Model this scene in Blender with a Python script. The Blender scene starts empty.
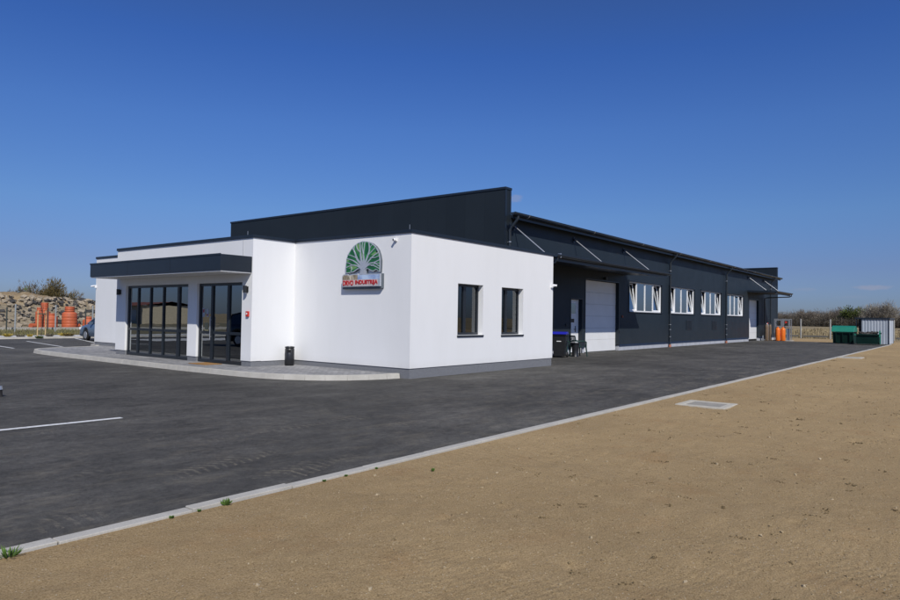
import bpy, math, random
import numpy as np
from mathutils import Vector, noise
random.seed(7)
D = bpy.data
SC = bpy.context.scene
COL = SC.collection

# ------------------------------------------------------------------ camera
cam_d = D.cameras.new('camera'); cam = D.objects.new('camera', cam_d); COL.objects.link(cam)
f_, yaw, pit, rol = 668.0996, 0.663860857, 0.0258201934, 0.0157688225
fw = Vector((math.cos(pit)*math.cos(yaw), math.cos(pit)*math.sin(yaw), math.sin(pit)))
r0 = Vector((math.sin(yaw), -math.cos(yaw), 0)); u0 = r0.cross(fw)
rr = r0*math.cos(rol) + u0*math.sin(rol); uu = -r0*math.sin(rol) + u0*math.cos(rol)
from mathutils import Matrix
M = Matrix((rr, uu, -fw)).transposed().to_4x4(); M.translation = (0, 0, 1.6)
cam.matrix_world = M
cam_d.sensor_width = 36; cam_d.lens = 36*f_/900; cam_d.clip_end = 5000; cam_d.clip_start = 0.05
SC.camera = cam

# ------------------------------------------------------------------ light
SUN_TO = Vector((-0.76, -1.0, 1.15)).normalized()
el = math.asin(SUN_TO.z); az = math.atan2(SUN_TO.x, SUN_TO.y)
W = D.worlds.new('World'); SC.world = W; W.use_nodes = True
nt = W.node_tree; N = nt.nodes; Lk = nt.links
for n in list(N): N.remove(n)
out = N.new('ShaderNodeOutputWorld'); bg = N.new('ShaderNodeBackground'); bg.inputs[1].default_value = 0.10
sky = N.new('ShaderNodeTexSky'); sky.sky_type = 'NISHITA'; sky.sun_disc = False
sky.sun_elevation = el; sky.sun_rotation = az; sky.altitude = 0
sky.air_density = 1.0; sky.dust_density = 0.4; sky.ozone_density = 3.0
tc = N.new('ShaderNodeTexCoord')
nz = N.new('ShaderNodeTexNoise'); nz.inputs['Scale'].default_value = 55; nz.inputs['Detail'].default_value = 6; nz.inputs['Roughness'].default_value = 0.6
mp = N.new('ShaderNodeMapping'); mp.inputs['Scale'].default_value = (1, 1, 3)
Lk.new(tc.outputs['Generated'], mp.inputs[0]); Lk.new(mp.outputs[0], nz.inputs['Vector'])
def mth(op, a, b=None, c=None, tree=None):
    t = tree or nt
    m = t.nodes.new('ShaderNodeMath'); m.operation = op
    for i, v in enumerate((a, b, c)):
        if v is None: continue
        if isinstance(v, (int, float)): m.inputs[i].default_value = v
        else: t.links.new(v, m.inputs[i])
    return m.outputs[0]
def pdir(px, py):
    return (fw + rr*(px-450)/f_ - uu*(py-300)/f_).normalized()
prev = None
for (px, py, w, h, s) in ((872, 287.5, 12, 2.4, .50), (806, 289.5, 8, 1.6, .16), (852, 297, 10, 1.4, .10), (515.5, 198.5, 7, 4.0, .35)):
    d = pdir(px, py)
    sx = N.new('ShaderNodeVectorMath'); sx.operation = 'DOT_PRODUCT'; Lk.new(tc.outputs['Generated'], sx.inputs[0]); sx.inputs[1].default_value = rr
    sy = N.new('ShaderNodeVectorMath'); sy.operation = 'DOT_PRODUCT'; Lk.new(tc.outputs['Generated'], sy.inputs[0]); sy.inputs[1].default_value = uu
    a = mth('DIVIDE', mth('SUBTRACT', sx.outputs['Value'], d.dot(rr)), w/f_)
    b = mth('DIVIDE', mth('SUBTRACT', sy.outputs['Value'], d.dot(uu)), h/f_)
    q = mth('ADD', mth('MULTIPLY', a, a), mth('MULTIPLY', b, b))
    m_ = mth('SUBTRACT', 1.25, q); m_ = mth('ADD', m_, mth('MULTIPLY', mth('SUBTRACT', nz.outputs[0], 0.5), 3.2))
    fr = N.new('ShaderNodeVectorMath'); fr.operation = 'DOT_PRODUCT'; Lk.new(tc.outputs['Generated'], fr.inputs[0]); fr.inputs[1].default_value = fw
    m_ = mth('MULTIPLY', mth('GREATER_THAN', fr.outputs['Value'], 0.2), mth('MULTIPLY', m_, s))
    cl = N.new('ShaderNodeClamp'); Lk.new(m_, cl.inputs[0]); cl.inputs[2].default_value = s
    prev = cl.outputs[0] if prev is None else mth('MAXIMUM', prev, cl.outputs[0])
mix = N.new('ShaderNodeMixRGB'); mix.inputs[2].default_value = (3.2, 3.3, 4.3, 1)
# grade of the sky by elevation: the clear, dry spring air of the photograph is bluer than the model's
sz = N.new('ShaderNodeSeparateXYZ'); Lk.new(tc.outputs['Generated'], sz.inputs[0])
gr = N.new('ShaderNodeValToRGB'); Lk.new(mth('MULTIPLY', sz.outputs[2], 2.0), gr.inputs[0]); GE = gr.color_ramp.elements
GR = [(0.0, (.30, .39, .66)), (.074, (.325, .42, .74)), (.146, (.35, .42, .72)), (.296, (.39, .54, .83)), (.536, (.36, .56, .95)), (.734, (.28, .50, .97)), (1.0, (.34, .48, .80))]
while len(GE) < len(GR): GE.new(.5)
for e_, (p_, c_) in zip(GE, GR): e_.position = p_; e_.color = (*c_, 1)
gm = N.new('ShaderNodeMixRGB'); gm.blend_type = 'MULTIPLY'; gm.inputs[0].default_value = 1; Lk.new(sky.outputs[0], gm.inputs[1]); Lk.new(gr.outputs[0], gm.inputs[2])
Lk.new(prev, mix.inputs[0]); Lk.new(gm.outputs[0], mix.inputs[1])
Lk.new(mix.outputs[0], bg.inputs[0]); Lk.new(bg.outputs[0], out.inputs[0])
sd = D.lights.new('sun', 'SUN'); so = D.objects.new('sun', sd); COL.objects.link(so)
sd.energy = 3.9; sd.angle = math.radians(0.53); sd.color = (1.0, 0.965, 0.90)
so.rotation_euler = (-SUN_TO).to_track_quat('-Z', 'Y').to_euler(); so.location = (0, 0, 60)
SC.view_settings.view_transform = 'Standard'; SC.view_settings.look = 'None'
SC.view_settings.exposure = 0.0; SC.view_settings.gamma = 1.0; SC.view_settings.use_curve_mapping = False

# ------------------------------------------------------------------ helpers
def tag(o, label=None, cat=None, group=None, kind=None):
    if label: o['label'] = label
    if cat: o['category'] = cat
    if group: o['group'] = group
    if kind: o['kind'] = kind
    return o
def thing(name, label, cat, loc=(0, 0, 0), rz=0, group=None):
    o = D.objects.new(name, None); COL.objects.link(o); o.empty_display_size = .2
    o.location = loc; o.rotation_euler = (0, 0, rz)
    return tag(o, label, cat, group)
def copy_tree(o, parent=None):
    c = o.copy(); COL.objects.link(c)
    for k in ('label',):
        if k in c: del c[k]
    if parent: c.parent = parent
    for ch in [x for x in list(COL.objects) if x.parent == o]: copy_tree(ch, c)
    return c
class MB:
    def __init__(s): s.v = []; s.f = []; s.sm = []
    def add(s, vs, fs, smooth=False):
        b = len(s.v); s.v += [tuple(v) for v in vs]; s.f += [tuple(i+b for i in f) for f in fs]; s.sm += [smooth]*len(fs); return s
    def box(s, x0, x1, y0, y1, z0, z1):
        return s.add([(x0,y0,z0),(x1,y0,z0),(x1,y1,z0),(x0,y1,z0),(x0,y0,z1),(x1,y0,z1),(x1,y1,z1),(x0,y1,z1)],
                     [(0,3,2,1),(4,5,6,7),(0,1,5,4),(1,2,6,5),(2,3,7,6),(3,0,4,7)])
    def obox(s, c, ax, ay, az):     # oriented box: centre, three half-vectors
        c, ax, ay, az = map(Vector, (c, ax, ay, az)); vs = []
        for k in (-1, 1):
            for i, j in ((-1,-1),(1,-1),(1,1),(-1,1)): vs.append(c+ax*i+ay*j+az*k)
        return s.add(vs, [(0,3,2,1),(4,5,6,7),(0,1,5,4),(1,2,6,5),(2,3,7,6),(3,0,4,7)])
    def tube(s, pts, r, n=10, caps=True):
        pts = [Vector(p) for p in pts]; rs = r if isinstance(r, (list, tuple)) else [r]*len(pts)
        t0 = (pts[1]-pts[0]).normalized(); ref = Vector((0,0,1)) if abs(t0.z) < .9 else Vector((1,0,0))
        a = t0.cross(ref).normalized(); vs = []; 
        for i, p in enumerate(pts):
            t = (pts[min(i+1, len(pts)-1)]-pts[max(i-1, 0)]).normalized()
            a = (a - t*a.dot(t)).normalized(); b = t.cross(a)
            for k in range(n):
                q = 2*math.pi*k/n; vs.append(p + (a*math.cos(q)+b*math.sin(q))*rs[i])
        fs = [(i*n+k, i*n+(k+1)%n, (i+1)*n+(k+1)%n, (i+1)*n+k) for i in range(len(pts)-1) for k in range(n)]
        s.add(vs, fs, True)
        if caps:
            m = len(pts)-1; s.add([vs[k] for k in range(n)], [tuple(range(n-1, -1, -1))]); s.add([vs[m*n+k] for k in range(n)], [tuple(range(n))])
        return s
    def lathe(s, prof, c=(0,0,0), n=20):
        vs = [(c[0]+r*math.cos(2*math.pi*k/n), c[1]+r*math.sin(2*math.pi*k/n), c[2]+z) for r, z in prof for k in range(n)]
        fs = [(i*n+k, i*n+(k+1)%n, (i+1)*n+(k+1)%n, (i+1)*n+k) for i in range(len(prof)-1) for k in range(n)]
        return s.add(vs, fs, True)
    def prism(s, poly, fn, d0, d1):   # poly 2-D; fn(u,v,d)->3-D
        n = len(poly); vs = [fn(u, v, d0) for u, v in poly] + [fn(u, v, d1) for u, v in poly]
        return s.add(vs, [tuple(range(n-1,-1,-1)), tuple(range(n, 2*n))] + [(i, (i+1)%n, n+(i+1)%n, n+i) for i in range(n)])
    def build_split(s, name, mat, parent=None, gap=.03, **kw):     # one object per group of touching pieces
        n = len(s.v); par = list(range(n))
        def find(i):
            while par[i] != i: par[i] = par[par[i]]; i = par[i]
            return i
        for f in s.f:
            for i in f[1:]: par[find(i)] = find(f[0])
        comp = {}
        for i in range(n): comp.setdefault(find(i), []).append(i)
        cs = []
        for ids in comp.values():
            p = [s.v[i] for i in ids]; cs.append([ids, [min(q[k] for q in p)-gap/2 for k in range(3)], [max(q[k] for q in p)+gap/2 for k in range(3)]])
        lab = list(range(len(cs)))
        def fl(i):
            while lab[i] != i: i = lab[i]
            return i
        for i in range(len(cs)):
            for j in range(i):
                if all(cs[i][1][k] <= cs[j][2][k] and cs[j][1][k] <= cs[i][2][k] for k in range(3)): lab[fl(i)] = fl(j)
        out = []
        for g in sorted({fl(i) for i in range(len(cs))}):
            keep = {v for i, c_ in enumerate(cs) if fl(i) == g for v in c_[0]}; m_ = MB(); idx = {}
            for v in sorted(keep): idx[v] = len(m_.v); m_.v.append(s.v[v])
            for f, q in zip(s.f, s.sm):
                if f[0] in keep: m_.f.append(tuple(idx[i] for i in f)); m_.sm.append(q)
            out.append(m_.build(name, mat, parent, **kw))
        return out
    def build(s, name, mat, parent=None, recalc=True, bevel=0):
        me = D.meshes.new(name); off = Vector((0,0,0))
        if parent is not None and parent.get('_w'): 
            p = parent
            off = Vector(p['_w'])
        me.from_pydata([tuple(Vector(v)-off) for v in s.v], [], s.f)
        for p, q in zip(me.polygons, s.sm): p.use_smooth = q
        me.materials.append(mat)
        import bmesh
        if recalc:
            bm = bmesh.new(); bm.from_mesh(me); bmesh.ops.recalc_face_normals(bm, faces=bm.faces); bm.to_mesh(me); bm.free()
        me.update()
        o = D.objects.new(name, me); COL.objects.link(o)
        if bevel:
            md = o.modifiers.new('bevel', 'BEVEL'); md.width = bevel; md.segments = 2; md.limit_method = 'ANGLE'
        if parent is not None:
            o.parent = parent
            if parent.get('_w'): o['_w'] = list(parent['_w'])
        return o
def wthing(name, label, cat, loc, group=None):   # thing whose parts are given in world coordinates
    o = thing(name, label, cat, loc, 0, group); o['_w'] = [float(v) for v in loc]; return o
def facade(mb, axis, c0, c1, u0, u1, z0, z1, holes):
    """wall slab between planes c0..c1 of 'axis' (0: x, 1: y) with rectangular holes (ua,ub,za,zb) and clean reveals"""
    us = sorted({u0, u1, *[h[0] for h in holes], *[h[1] for h in holes]}); zs = sorted({z0, z1, *[h[2] for h in holes], *[h[3] for h in holes]})
    us = [u for u in us if u0 <= u <= u1]; zs = [z for z in zs if z0 <= z <= z1]
    P = (lambda c, u, z: (c, u, z)) if axis == 0 else (lambda c, u, z: (u, c, z))
    def solid(i, j):
        if i < 0 or j < 0 or i >= len(us)-1 or j >= len(zs)-1: return False
        u = (us[i]+us[i+1])/2; z = (zs[j]+zs[j+1])/2
        return not any(h[0] < u < h[1] and h[2] < z < h[3] for h in holes)
    for i in range(len(us)-1):
        for j in range(len(zs)-1):
            if not solid(i, j): continue
            a, b, p, q = us[i], us[i+1], zs[j], zs[j+1]
            for c in (c0, c1): mb.add([P(c,a,p),P(c,b,p),P(c,b,q),P(c,a,q)], [(0,1,2,3)])
            if not solid(i-1, j): mb.add([P(c0,a,p),P(c1,a,p),P(c1,a,q),P(c0,a,q)], [(0,1,2,3)])
            if not solid(i+1, j): mb.add([P(c0,b,p),P(c1,b,p),P(c1,b,q),P(c0,b,q)], [(0,1,2,3)])
            if not solid(i, j-1): mb.add([P(c0,a,p),P(c1,a,p),P(c1,b,p),P(c0,b,p)], [(0,1,2,3)])
            if not solid(i, j+1): mb.add([P(c0,a,q),P(c1,a,q),P(c1,b,q),P(c0,b,q)], [(0,1,2,3)])
    # weld
    key = {}; mp_ = []; nv = []
    for v in mb.v:
        k = tuple(round(x, 5) for x in v)
        if k not in key: key[k] = len(nv); nv.append(v)
        mp_.append(key[k])
    mb.v = nv; mb.f = [tuple(mp_[i] for i in f) for f in mb.f]
    return mb

# ------------------------------------------------------------------ materials
class Mat:
    def __init__(s, name, col=(.5,.5,.5), rough=.6, metal=0, spec=.5):
        s.m = D.materials.new(name); s.m.use_nodes = True; s.t = s.m.node_tree; s.n = s.t.nodes; s.l = s.t.links
        s.b = s.n['Principled BSDF']; s.b.inputs['Base Color'].default_value = (*col, 1); s.b.inputs['Roughness'].default_value = rough
        s.b.inputs['Metallic'].default_value = metal; s.b.inputs['Specular IOR Level'].default_value = spec
        s.tc = s.n.new('ShaderNodeTexCoord'); s.co = s.tc.outputs['Object']; s.col = None; s.hgt = None; s.c0 = col
    def geo(s):
        g = s.n.new('ShaderNodeNewGeometry'); s.co = g.outputs['Position']; return s
    def map(s, scale=(1,1,1), rot=(0,0,0), src=None):
        m = s.n.new('ShaderNodeMapping'); m.inputs['Scale'].default_value = scale; m.inputs['Rotation'].default_value = rot
        s.l.new(src or s.co, m.inputs[0]); return m.outputs[0]
    def noise(s, scale, detail=4, rough=.55, co=None, dist=0):
        n = s.n.new('ShaderNodeTexNoise'); n.inputs['Scale'].default_value = scale; n.inputs['Detail'].default_value = detail
        n.inputs['Roughness'].default_value = rough; n.inputs['Distortion'].default_value = dist
        s.l.new(co or s.co, n.inputs['Vector']); return n.outputs[0]
    def vor(s, scale, co=None, feat='F1', out='Distance'):
        n = s.n.new('ShaderNodeTexVoronoi'); n.feature = feat; n.inputs['Scale'].default_value = scale
        s.l.new(co or s.co, n.inputs['Vector']); return n.outputs[out]
    def ramp(s, fac, stops):
        r = s.n.new('ShaderNodeValToRGB'); e = r.color_ramp.elements
        while len(e) < len(stops): e.new(.5)
        for i, (p, c) in enumerate(stops):
            e[i].position = p; e[i].color = (*c, 1) if isinstance(c, (tuple, list)) else (c, c, c, 1)
        s.l.new(fac, r.inputs[0]); return r.outputs[0]
    def mix(s, fac, a, b, mode='MIX'):
        m = s.n.new('ShaderNodeMixRGB'); m.blend_type = mode
        for i, v in enumerate((fac, a, b)):
            if isinstance(v, (int, float)): m.inputs[i].default_value = v if i == 0 else (v, v, v, 1)
            elif isinstance(v, (tuple, list)): m.inputs[i].default_value = (*v, 1)
            else: s.l.new(v, m.inputs[i])
        return m.outputs[0]
    def math(s, op, a, b=None, c=None): return mth(op, a, b, c, s.t)
    def sep(s, co=None):
        x = s.n.new('ShaderNodeSeparateXYZ'); s.l.new(co or s.co, x.inputs[0]); return x.outputs
    def color(s, c): s.l.new(c, s.b.inputs['Base Color']); return s
    def rough(s, c): s.l.new(c, s.b.inputs['Roughness']); return s
    def bump(s, h, strength=.3, dist=.01):
        b = s.n.new('ShaderNodeBump'); b.inputs['Strength'].default_value = strength; b.inputs['Distance'].default_value = dist
        s.l.new(h, b.inputs['Height'])
        if s.hgt is not None: s.l.new(s.hgt, b.inputs['Normal'])
        s.hgt = b.outputs[0]; s.l.new(s.hgt, s.b.inputs['Normal']); return s
def simple(name, col, rough=.55, metal=0, spec=.5, var=.12, vs=6, bs=0):
    m = Mat(name, col, rough, metal, spec); n = m.noise(vs, 5)
    a = tuple(c*(1-var) for c in col); b = tuple(min(1, c*(1+var)) for c in col)
    m.color(m.ramp(n, [(.3, a), (.7, b)]))
    if bs: m.bump(m.noise(vs*12, 3), bs, .01)
    return m.m

# render (white façade)
m = Mat('white_render', rough=.9, spec=.2).geo()
st = m.noise(1.2, 6, .6, m.map((1, 1, .25)))
c = m.ramp(st, [(.25, (.775, .775, .765)), (.6, (.81, .81, .805))])
z = m.sep()[2]; dirt = m.math('MULTIPLY', m.math('SUBTRACT', 1, m.math('DIVIDE', m.math('SUBTRACT', z, .25), .22)), m.noise(5, 4)); 
cl = m.n.new('ShaderNodeClamp'); m.l.new(dirt, cl.inputs[0])
m.color(m.mix(m.math('MULTIPLY', cl.outputs[0], .35), c, (.55, .52, .46))).bump(m.noise(260, 2), .25, .002).bump(m.noise(2.5, 3), .12, .01); MWHITE = m.m
m = Mat('plinth_plaster', rough=.85).geo(); v = m.vor(180, out='Color'); g = m.ramp(m.noise(220, 1), [(.35, (.10, .105, .115)), (.65, (.26, .265, .28))])
m.color(g).bump(m.noise(200, 1), .3, .003); MPLINTH = m.m
m = Mat('light_plinth', rough=.85).geo(); m.color(m.ramp(m.noise(3, 5), [(.3, (.38, .39, .42)), (.7, (.48, .49, .52))])); MPLINTH2 = m.m
def cladding(name, axis, base=(.0165, .0225, .0285)):
    m = Mat(name, rough=.42, spec=.18).geo()
    s = m.sep(); u = s[axis]
    fr = m.math('FRACT', m.math('DIVIDE', m.math('ADD', u, 200.02), 1.0))
    seam = m.math('LESS_THAN', m.math('ABSOLUTE', m.math('SUBTRACT', fr, .5)), .006)
    pid = m.math('FLOOR', m.math('DIVIDE', m.math('ADD', u, 199.52), 1.0))
    wn = m.n.new('ShaderNodeTexWhiteNoise'); wn.noise_dimensions = '1D'; m.l.new(pid, wn.inputs['W'])
    k = m.math('ADD', m.math('MULTIPLY', wn.outputs[0], .10), m.math('ADD', m.math('MULTIPLY', m.noise(.8, 5), .25), .82))
    c = m.mix(1, base, k, 'MULTIPLY'); c = m.mix(m.math('MULTIPLY', seam, .55), c, (.008, .01, .012))
    # dust near the ground
    d = m.math('MULTIPLY', m.math('SUBTRACT', 1, m.math('DIVIDE', s[2], 1.6)), m.noise(1.5, 5, .6)); cl = m.n.new('ShaderNodeClamp'); m.l.new(d, cl.inputs[0])
    c = m.mix(m.math('MULTIPLY', cl.outputs[0], .16), c, (.16, .14, .11))
    m.color(c).rough(m.math('ADD', .38, m.math('MULTIPLY', m.noise(1.3, 4), .16)))
    rib = m.math('SINE', m.math('MULTIPLY', u, 2*math.pi/.1)); m.bump(rib, .12, .002)
    m.bump(m.noise(.9, 2), .25, .02); return m.m
MCLX = cladding('dark_cladding_long', 0, (.0195, .028, .0375)); MCLY = cladding('dark_cladding_front', 1)
MTRIM = simple('anthracite_trim', (.014, .020, .029), .35, 0, .5, .1, 3)
MFRAME = simple('anthracite_frame', (.014, .019, .026), .32, 0, .5, .08, 3)
MGUT = simple('gutter_metal', (.03, .04, .052), .3, .2, .6, .15, 2)
MSOFF = simple('soffit_white', (.62, .62, .61), .7, 0, .3, .05, 2)
MPVC = simple('white_pvc', (.8, .8, .8), .35, 0, .5, .03, 4)
MGALV = simple('galvanised_steel', (.52, .53, .54), .38, .75, .5, .12, 20)
m = Mat('garage_panel', rough=.4).geo(); gz = m.math('FRACT', m.math('DIVIDE', m.sep()[2], .115)); m.color(m.ramp(m.noise(1.5, 4), [(.3, (.78, .78, .77)), (.7, (.83, .83, .825))])).bump(m.math('SINE', m.math('MULTIPLY', m.sep()[2], 2*math.pi/.115)), .05, .001); MGAR = m.m
def glass(name, tint=(.35, .38, .38), gl=.22, rough=.0):
    m = D.materials.new(name); m.use_nodes = True; t = m.node_tree; n = t.nodes
    for x in list(n): n.remove(x)
    o = n.new('ShaderNodeOutputMaterial'); tr = n.new('ShaderNodeBsdfTransparent'); tr.inputs[0].default_value = (*tint, 1)
    g = n.new('ShaderNodeBsdfGlossy'); g.inputs['Roughness'].default_value = rough; g.inputs[0].default_value = (.92, .97, 1, 1)
    fr = n.new('ShaderNodeFresnel'); fr.inputs[0].default_value = 1.55
    a = mth('ADD', mth('MULTIPLY', fr.outputs[0], 1.5, None, t), gl, None, t); cl = n.new('ShaderNodeClamp'); t.links.new(a, cl.inputs[0])
    tcx = n.new('ShaderNodeNewGeometry'); nn = n.new('ShaderNodeTexNoise'); nn.inputs['Scale'].default_value = 1.1; t.links.new(tcx.outputs['Position'], nn.inputs['Vector'])
    bp = n.new('ShaderNodeBump'); bp.inputs['Strength'].default_value = .04; bp.inputs['Distance'].default_value = .02; t.links.new(nn.outputs[0], bp.inputs['Height']); t.links.new(bp.outputs[0], g.inputs['Normal'])
    mx = n.new('ShaderNodeMixShader'); t.links.new(cl.outputs[0], mx.inputs[0]); t.links.new(tr.outputs[0], mx.inputs[1]); t.links.new(g.outputs[0], mx.inputs[2]); t.links.new(mx.outputs[0], o.inputs[0])
    return m
MGL = glass('entrance_glass', (.22, .24, .24), .20); MGL3 = glass('office_window_glass', (.45, .46, .47), .05); MGL2 = glass('window_glass', (.3, .33, .35), .30)
MCURT = Mat('curtain_fabric', rough=.9); MCURT.color(MCURT.ramp(MCURT.noise(3, 3), [(.3, (.34, .32, .31)), (.7, (.44, .42, .4))])); MCURT = MCURT.m
MINT = simple('interior_plaster', (.45, .44, .42), .8); MFLOOR = simple('interior_tiles', (.30, .28, .26), .35)
MWOOD = simple('wood', (.33, .19, .09), .55, 0, .4, .3, 9)
MBLK = simple('black_plastic', (.015, .016, .018), .42, 0, .5, .2, 8)
MRUB = simple('rubber', (.02, .02, .02), .8, 0, .3, .2, 14)
MRED = simple('red_plastic', (.55, .03, .02), .4)
MBLUE = simple('blue_lid_plastic', (.02, .025, .42), .38, 0, .5, .1, 4)
MCHAIR = simple('dark_green_plastic', (.018, .045, .04), .38, 0, .5, .15, 6)
MCONC = Mat('kerb_concrete', rough=.85).geo(); MCONC.color(MCONC.mix(.5, MCONC.ramp(MCONC.noise(2.2, 6, .65), [(.32, (.33, .305, .26)), (.68, (.54, .51, .45))]), MCONC.ramp(MCONC.noise(90, 3), [(.3, (.34, .33, .29)), (.7, (.54, .52, .48))]))).bump(MCONC.noise(150, 3), .3, .003); MCONC = MCONC.m
# asphalt
m = Mat('asphalt', rough=.85, spec=.3).geo()
ag = m.ramp(m.noise(230, 2, .75), [(.36, (.014, .014, .015)), (.50, (.048, .048, .048)), (.66, (.23, .225, .215))])
ag2 = m.ramp(m.noise(38, 5, .75), [(.3, (.040, .040, .040)), (.7, (.098, .096, .093))])
c = m.mix(.5, ag, ag2)
c = m.mix(1, c, m.ramp(m.noise(.13, 6, .6, None, .6), [(.32, .78), (.68, 1.34)]), 'MULTIPLY')
c = m.mix(1, c, m.ramp(m.noise(1.0, 9, .75, m.map((.6, 1.2, 1), (0, 0, math.radians(-38))), .5), [(.34, .72), (.66, 1.30)]), 'MULTIPLY')
c = m.mix(1, c, m.ramp(m.noise(6.5, 7, .85), [(.36, .70), (.64, 1.32)]), 'MULTIPLY'); c = m.mix(1, c, m.ramp(m.noise(.55, 5, .7, None, 1.2), [(.38, .84), (.66, 1.2)]), 'MULTIPLY')
sp = m.sep(); near = m.n.new('ShaderNodeMapRange'); m.l.new(sp[1], near.inputs[0]); near.inputs[1].default_value = 12; near.inputs[2].default_value = 5.6; near.inputs[3].default_value = 0.10; near.inputs[4].default_value = 1
dst = m.ramp(m.noise(1.3, 10, .78, m.map((1.0, 2.4, 1), (0, 0, math.radians(36))), .4), [(.50, 0.), (.72, 1.)])
c = m.mix(m.math('MULTIPLY', m.math('MULTIPLY', dst, near.outputs[0]), .38), c, (.27, .24, .19))
# tyre tread prints: short dusty bars in two staggered rows along each of a few wheel tracks
sp2 = m.sep(m.map((1, 1, 1), (0, 0, math.radians(-12))))
bend = m.math('MULTIPLY', m.math('SUBTRACT', m.noise(.22, 2), .5), 2.6)
v_ = m.math('ADD', sp2[1], bend); row = m.math('FRACT', m.math('DIVIDE', v_, .92)); inrow = m.math('LESS_THAN', m.math('ABSOLUTE', m.math('SUBTRACT', row, .5)), .20)
chev = m.math('ADD', sp2[0], m.math('MULTIPLY', m.math('ABSOLUTE', m.math('SUBTRACT', row, .5)), .42))
bars = m.math('GREATER_THAN', m.math('FRACT', m.math('ADD', m.math('DIVIDE', chev, .115), m.math('MULTIPLY', m.noise(3, 3), .5))), .66)
wm = m.math('MULTIPLY', m.math('MULTIPLY', bars, inrow), m.ramp(m.noise(.75, 4, .55), [(.53, 0.), (.62, 1.)]))
wm = m.math('MULTIPLY', wm, m.ramp(m.noise(16, 5, .8), [(.42, 0.), (.62, 1.)]))
c = m.mix(m.math('MULTIPLY', m.math('MULTIPLY', wm, near.outputs[0]), .55), c, (.30, .27, .22))
c = m.mix(m.ramp(m.noise(.42, 4, .6), [(.735, 0.), (.80, .45)]), c, (.16, .085, .04)); c = m.mix(1, c, (.99, .955, .87), 'MULTIPLY')
m.color(c).bump(m.noise(160, 3, .8), .9, .006).bump(m.noise(14, 5, .7), .35, .012).bump(m.noise(1.1, 3), .25, .03); MASPH = m.m
# soil
m = Mat('bare_soil', rough=.95, spec=.12).geo()
c1 = m.ramp(m.noise(3.2, 11, .8), [(.25, (.235, .175, .092)), (.5, (.32, .245, .136)), (.78, (.40, .315, .19))])
c2 = m.ramp(m.noise(95, 3, .8), [(.34, (.10, .073, .037)), (.46, (.30, .23, .127)), (.66, (.60, .49, .32))])
c = m.mix(.5, c1, c2); c = m.mix(1, c, m.ramp(m.noise(.3, 5, .6), [(.3, .88), (.7, 1.12)]), 'MULTIPLY')
c = m.mix(m.ramp(m.noise(1.1, 6, .65), [(.55, 0.), (.75, .5)]), c, (.30, .195, .10)); c = m.mix(1, c, (1.09, 1.0, .90), 'MULTIPLY')
peb = m.vor(60); wn = m.n.new('ShaderNodeTexWhiteNoise'); m.l.new(m.vor(60, out='Position'), wn.inputs[0])
sel = m.math('MULTIPLY', m.math('LESS_THAN', peb, .25), m.math('GREATER_THAN', wn.outputs[0], .94))
c = m.mix(m.math('MULTIPLY', sel, .7), c, (.62, .57, .48))
sel2 = m.math('MULTIPLY', m.math('LESS_THAN', peb, .3), m.math('LESS_THAN', wn.outputs[0], .10))
c = m.mix(m.math('MULTIPLY', sel2, .7), c, (.12, .09, .055))
# faint roller / rake print: dotted rows in patches
sp = m.sep(m.map((1, 1, 1), (0, 0, math.radians(14)))); wob = m.math('MULTIPLY', m.noise(.5, 2), 1.2)
r1 = m.math('SINE', m.math('MULTIPLY', m.math('ADD', sp[0], wob), 2*math.pi/.15)); r2 = m.math('SINE', m.math('MULTIPLY', m.math('ADD', sp[1], wob), 2*math.pi/.075))
rk = m.math('MULTIPLY', m.math('MULTIPLY', m.math('ADD', r1, m.math('MULTIPLY', r2, .5)), m.ramp(m.noise(.33, 3), [(.42, 0.), (.60, 1.)])), m.noise(9, 4, .7))
m.color(c).bump(m.noise(110, 4, .8), .8, .006).bump(m.noise(26, 6, .8), .85, .016).bump(m.noise(4, 3, .6), .25, .03).bump(rk, .42, .008); MSOIL = m.m
# field
m = Mat('dry_field', rough=.95, spec=.1).geo()
c = m.mix(.5, m.ramp(m.noise(.05, 6, .6, m.map((1, .35, 1))), [(.3, (.19, .155, .085)), (.5, (.30, .235, .14)), (.7, (.36, .29, .18))]), m.ramp(m.noise(2.3, 6, .75), [(.3, (.14, .115, .06)), (.7, (.40, .32, .20))]))
m.color(c).bump(m.noise(2.5, 6, .8), 1, .15); MFIELD = m.m
# paving
m = Mat('block_paving', rough=.85).geo()
br = m.n.new('ShaderNodeTexBrick'); br.inputs['Scale'].default_value = 1; br.inputs['Brick Width'].default_value = .2; br.inputs['Row Height'].default_value = .1; br.inputs['Mortar Size'].default_value = .006; br.inputs['Bias'].default_value = -.1
m.l.new(m.map((1, 1, 1), (0, 0, math.radians(90))), br.inputs['Vector'])
br.inputs['Color1'].default_value = (.21, .21, .215, 1); br.inputs['Color2'].default_value = (.33, .325, .32, 1); br.inputs['Mortar'].default_value = (.09, .085, .08, 1)
c = m.mix(1, br.outputs[0], m.ramp(m.noise(.9, 5, .6), [(.3, .84), (.7, 1.14)]), 'MULTIPLY'); m.color(c).bump(br.outputs['Fac'], -.4, .006).bump(m.noise(120, 3), .2, .003); MPAV = m.m
m = Mat('road_paint', rough=.7).geo(); m.color(m.mix(m.ramp(m.noise(16, 6, .75), [(.50, 0.), (.68, .75)]), (.74, .74, .72), (.16, .16, .16))); MPAINT = m.m
m = Mat('white_gravel', rough=.8).geo(); m.color(m.ramp(m.vor(24, out='Color'), [(.1, (.58, .57, .54)), (.9, (.86, .85, .82))])).bump(m.vor(24), 1, .05); MGRAV = m.m
m = Mat('grass_blades', rough=.8).geo(); m.color(m.ramp(m.noise(1.2, 5), [(.3, (.10, .115, .035)), (.55, (.17, .15, .06)), (.75, (.28, .22, .12))])); MGRASS = m.m
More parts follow.
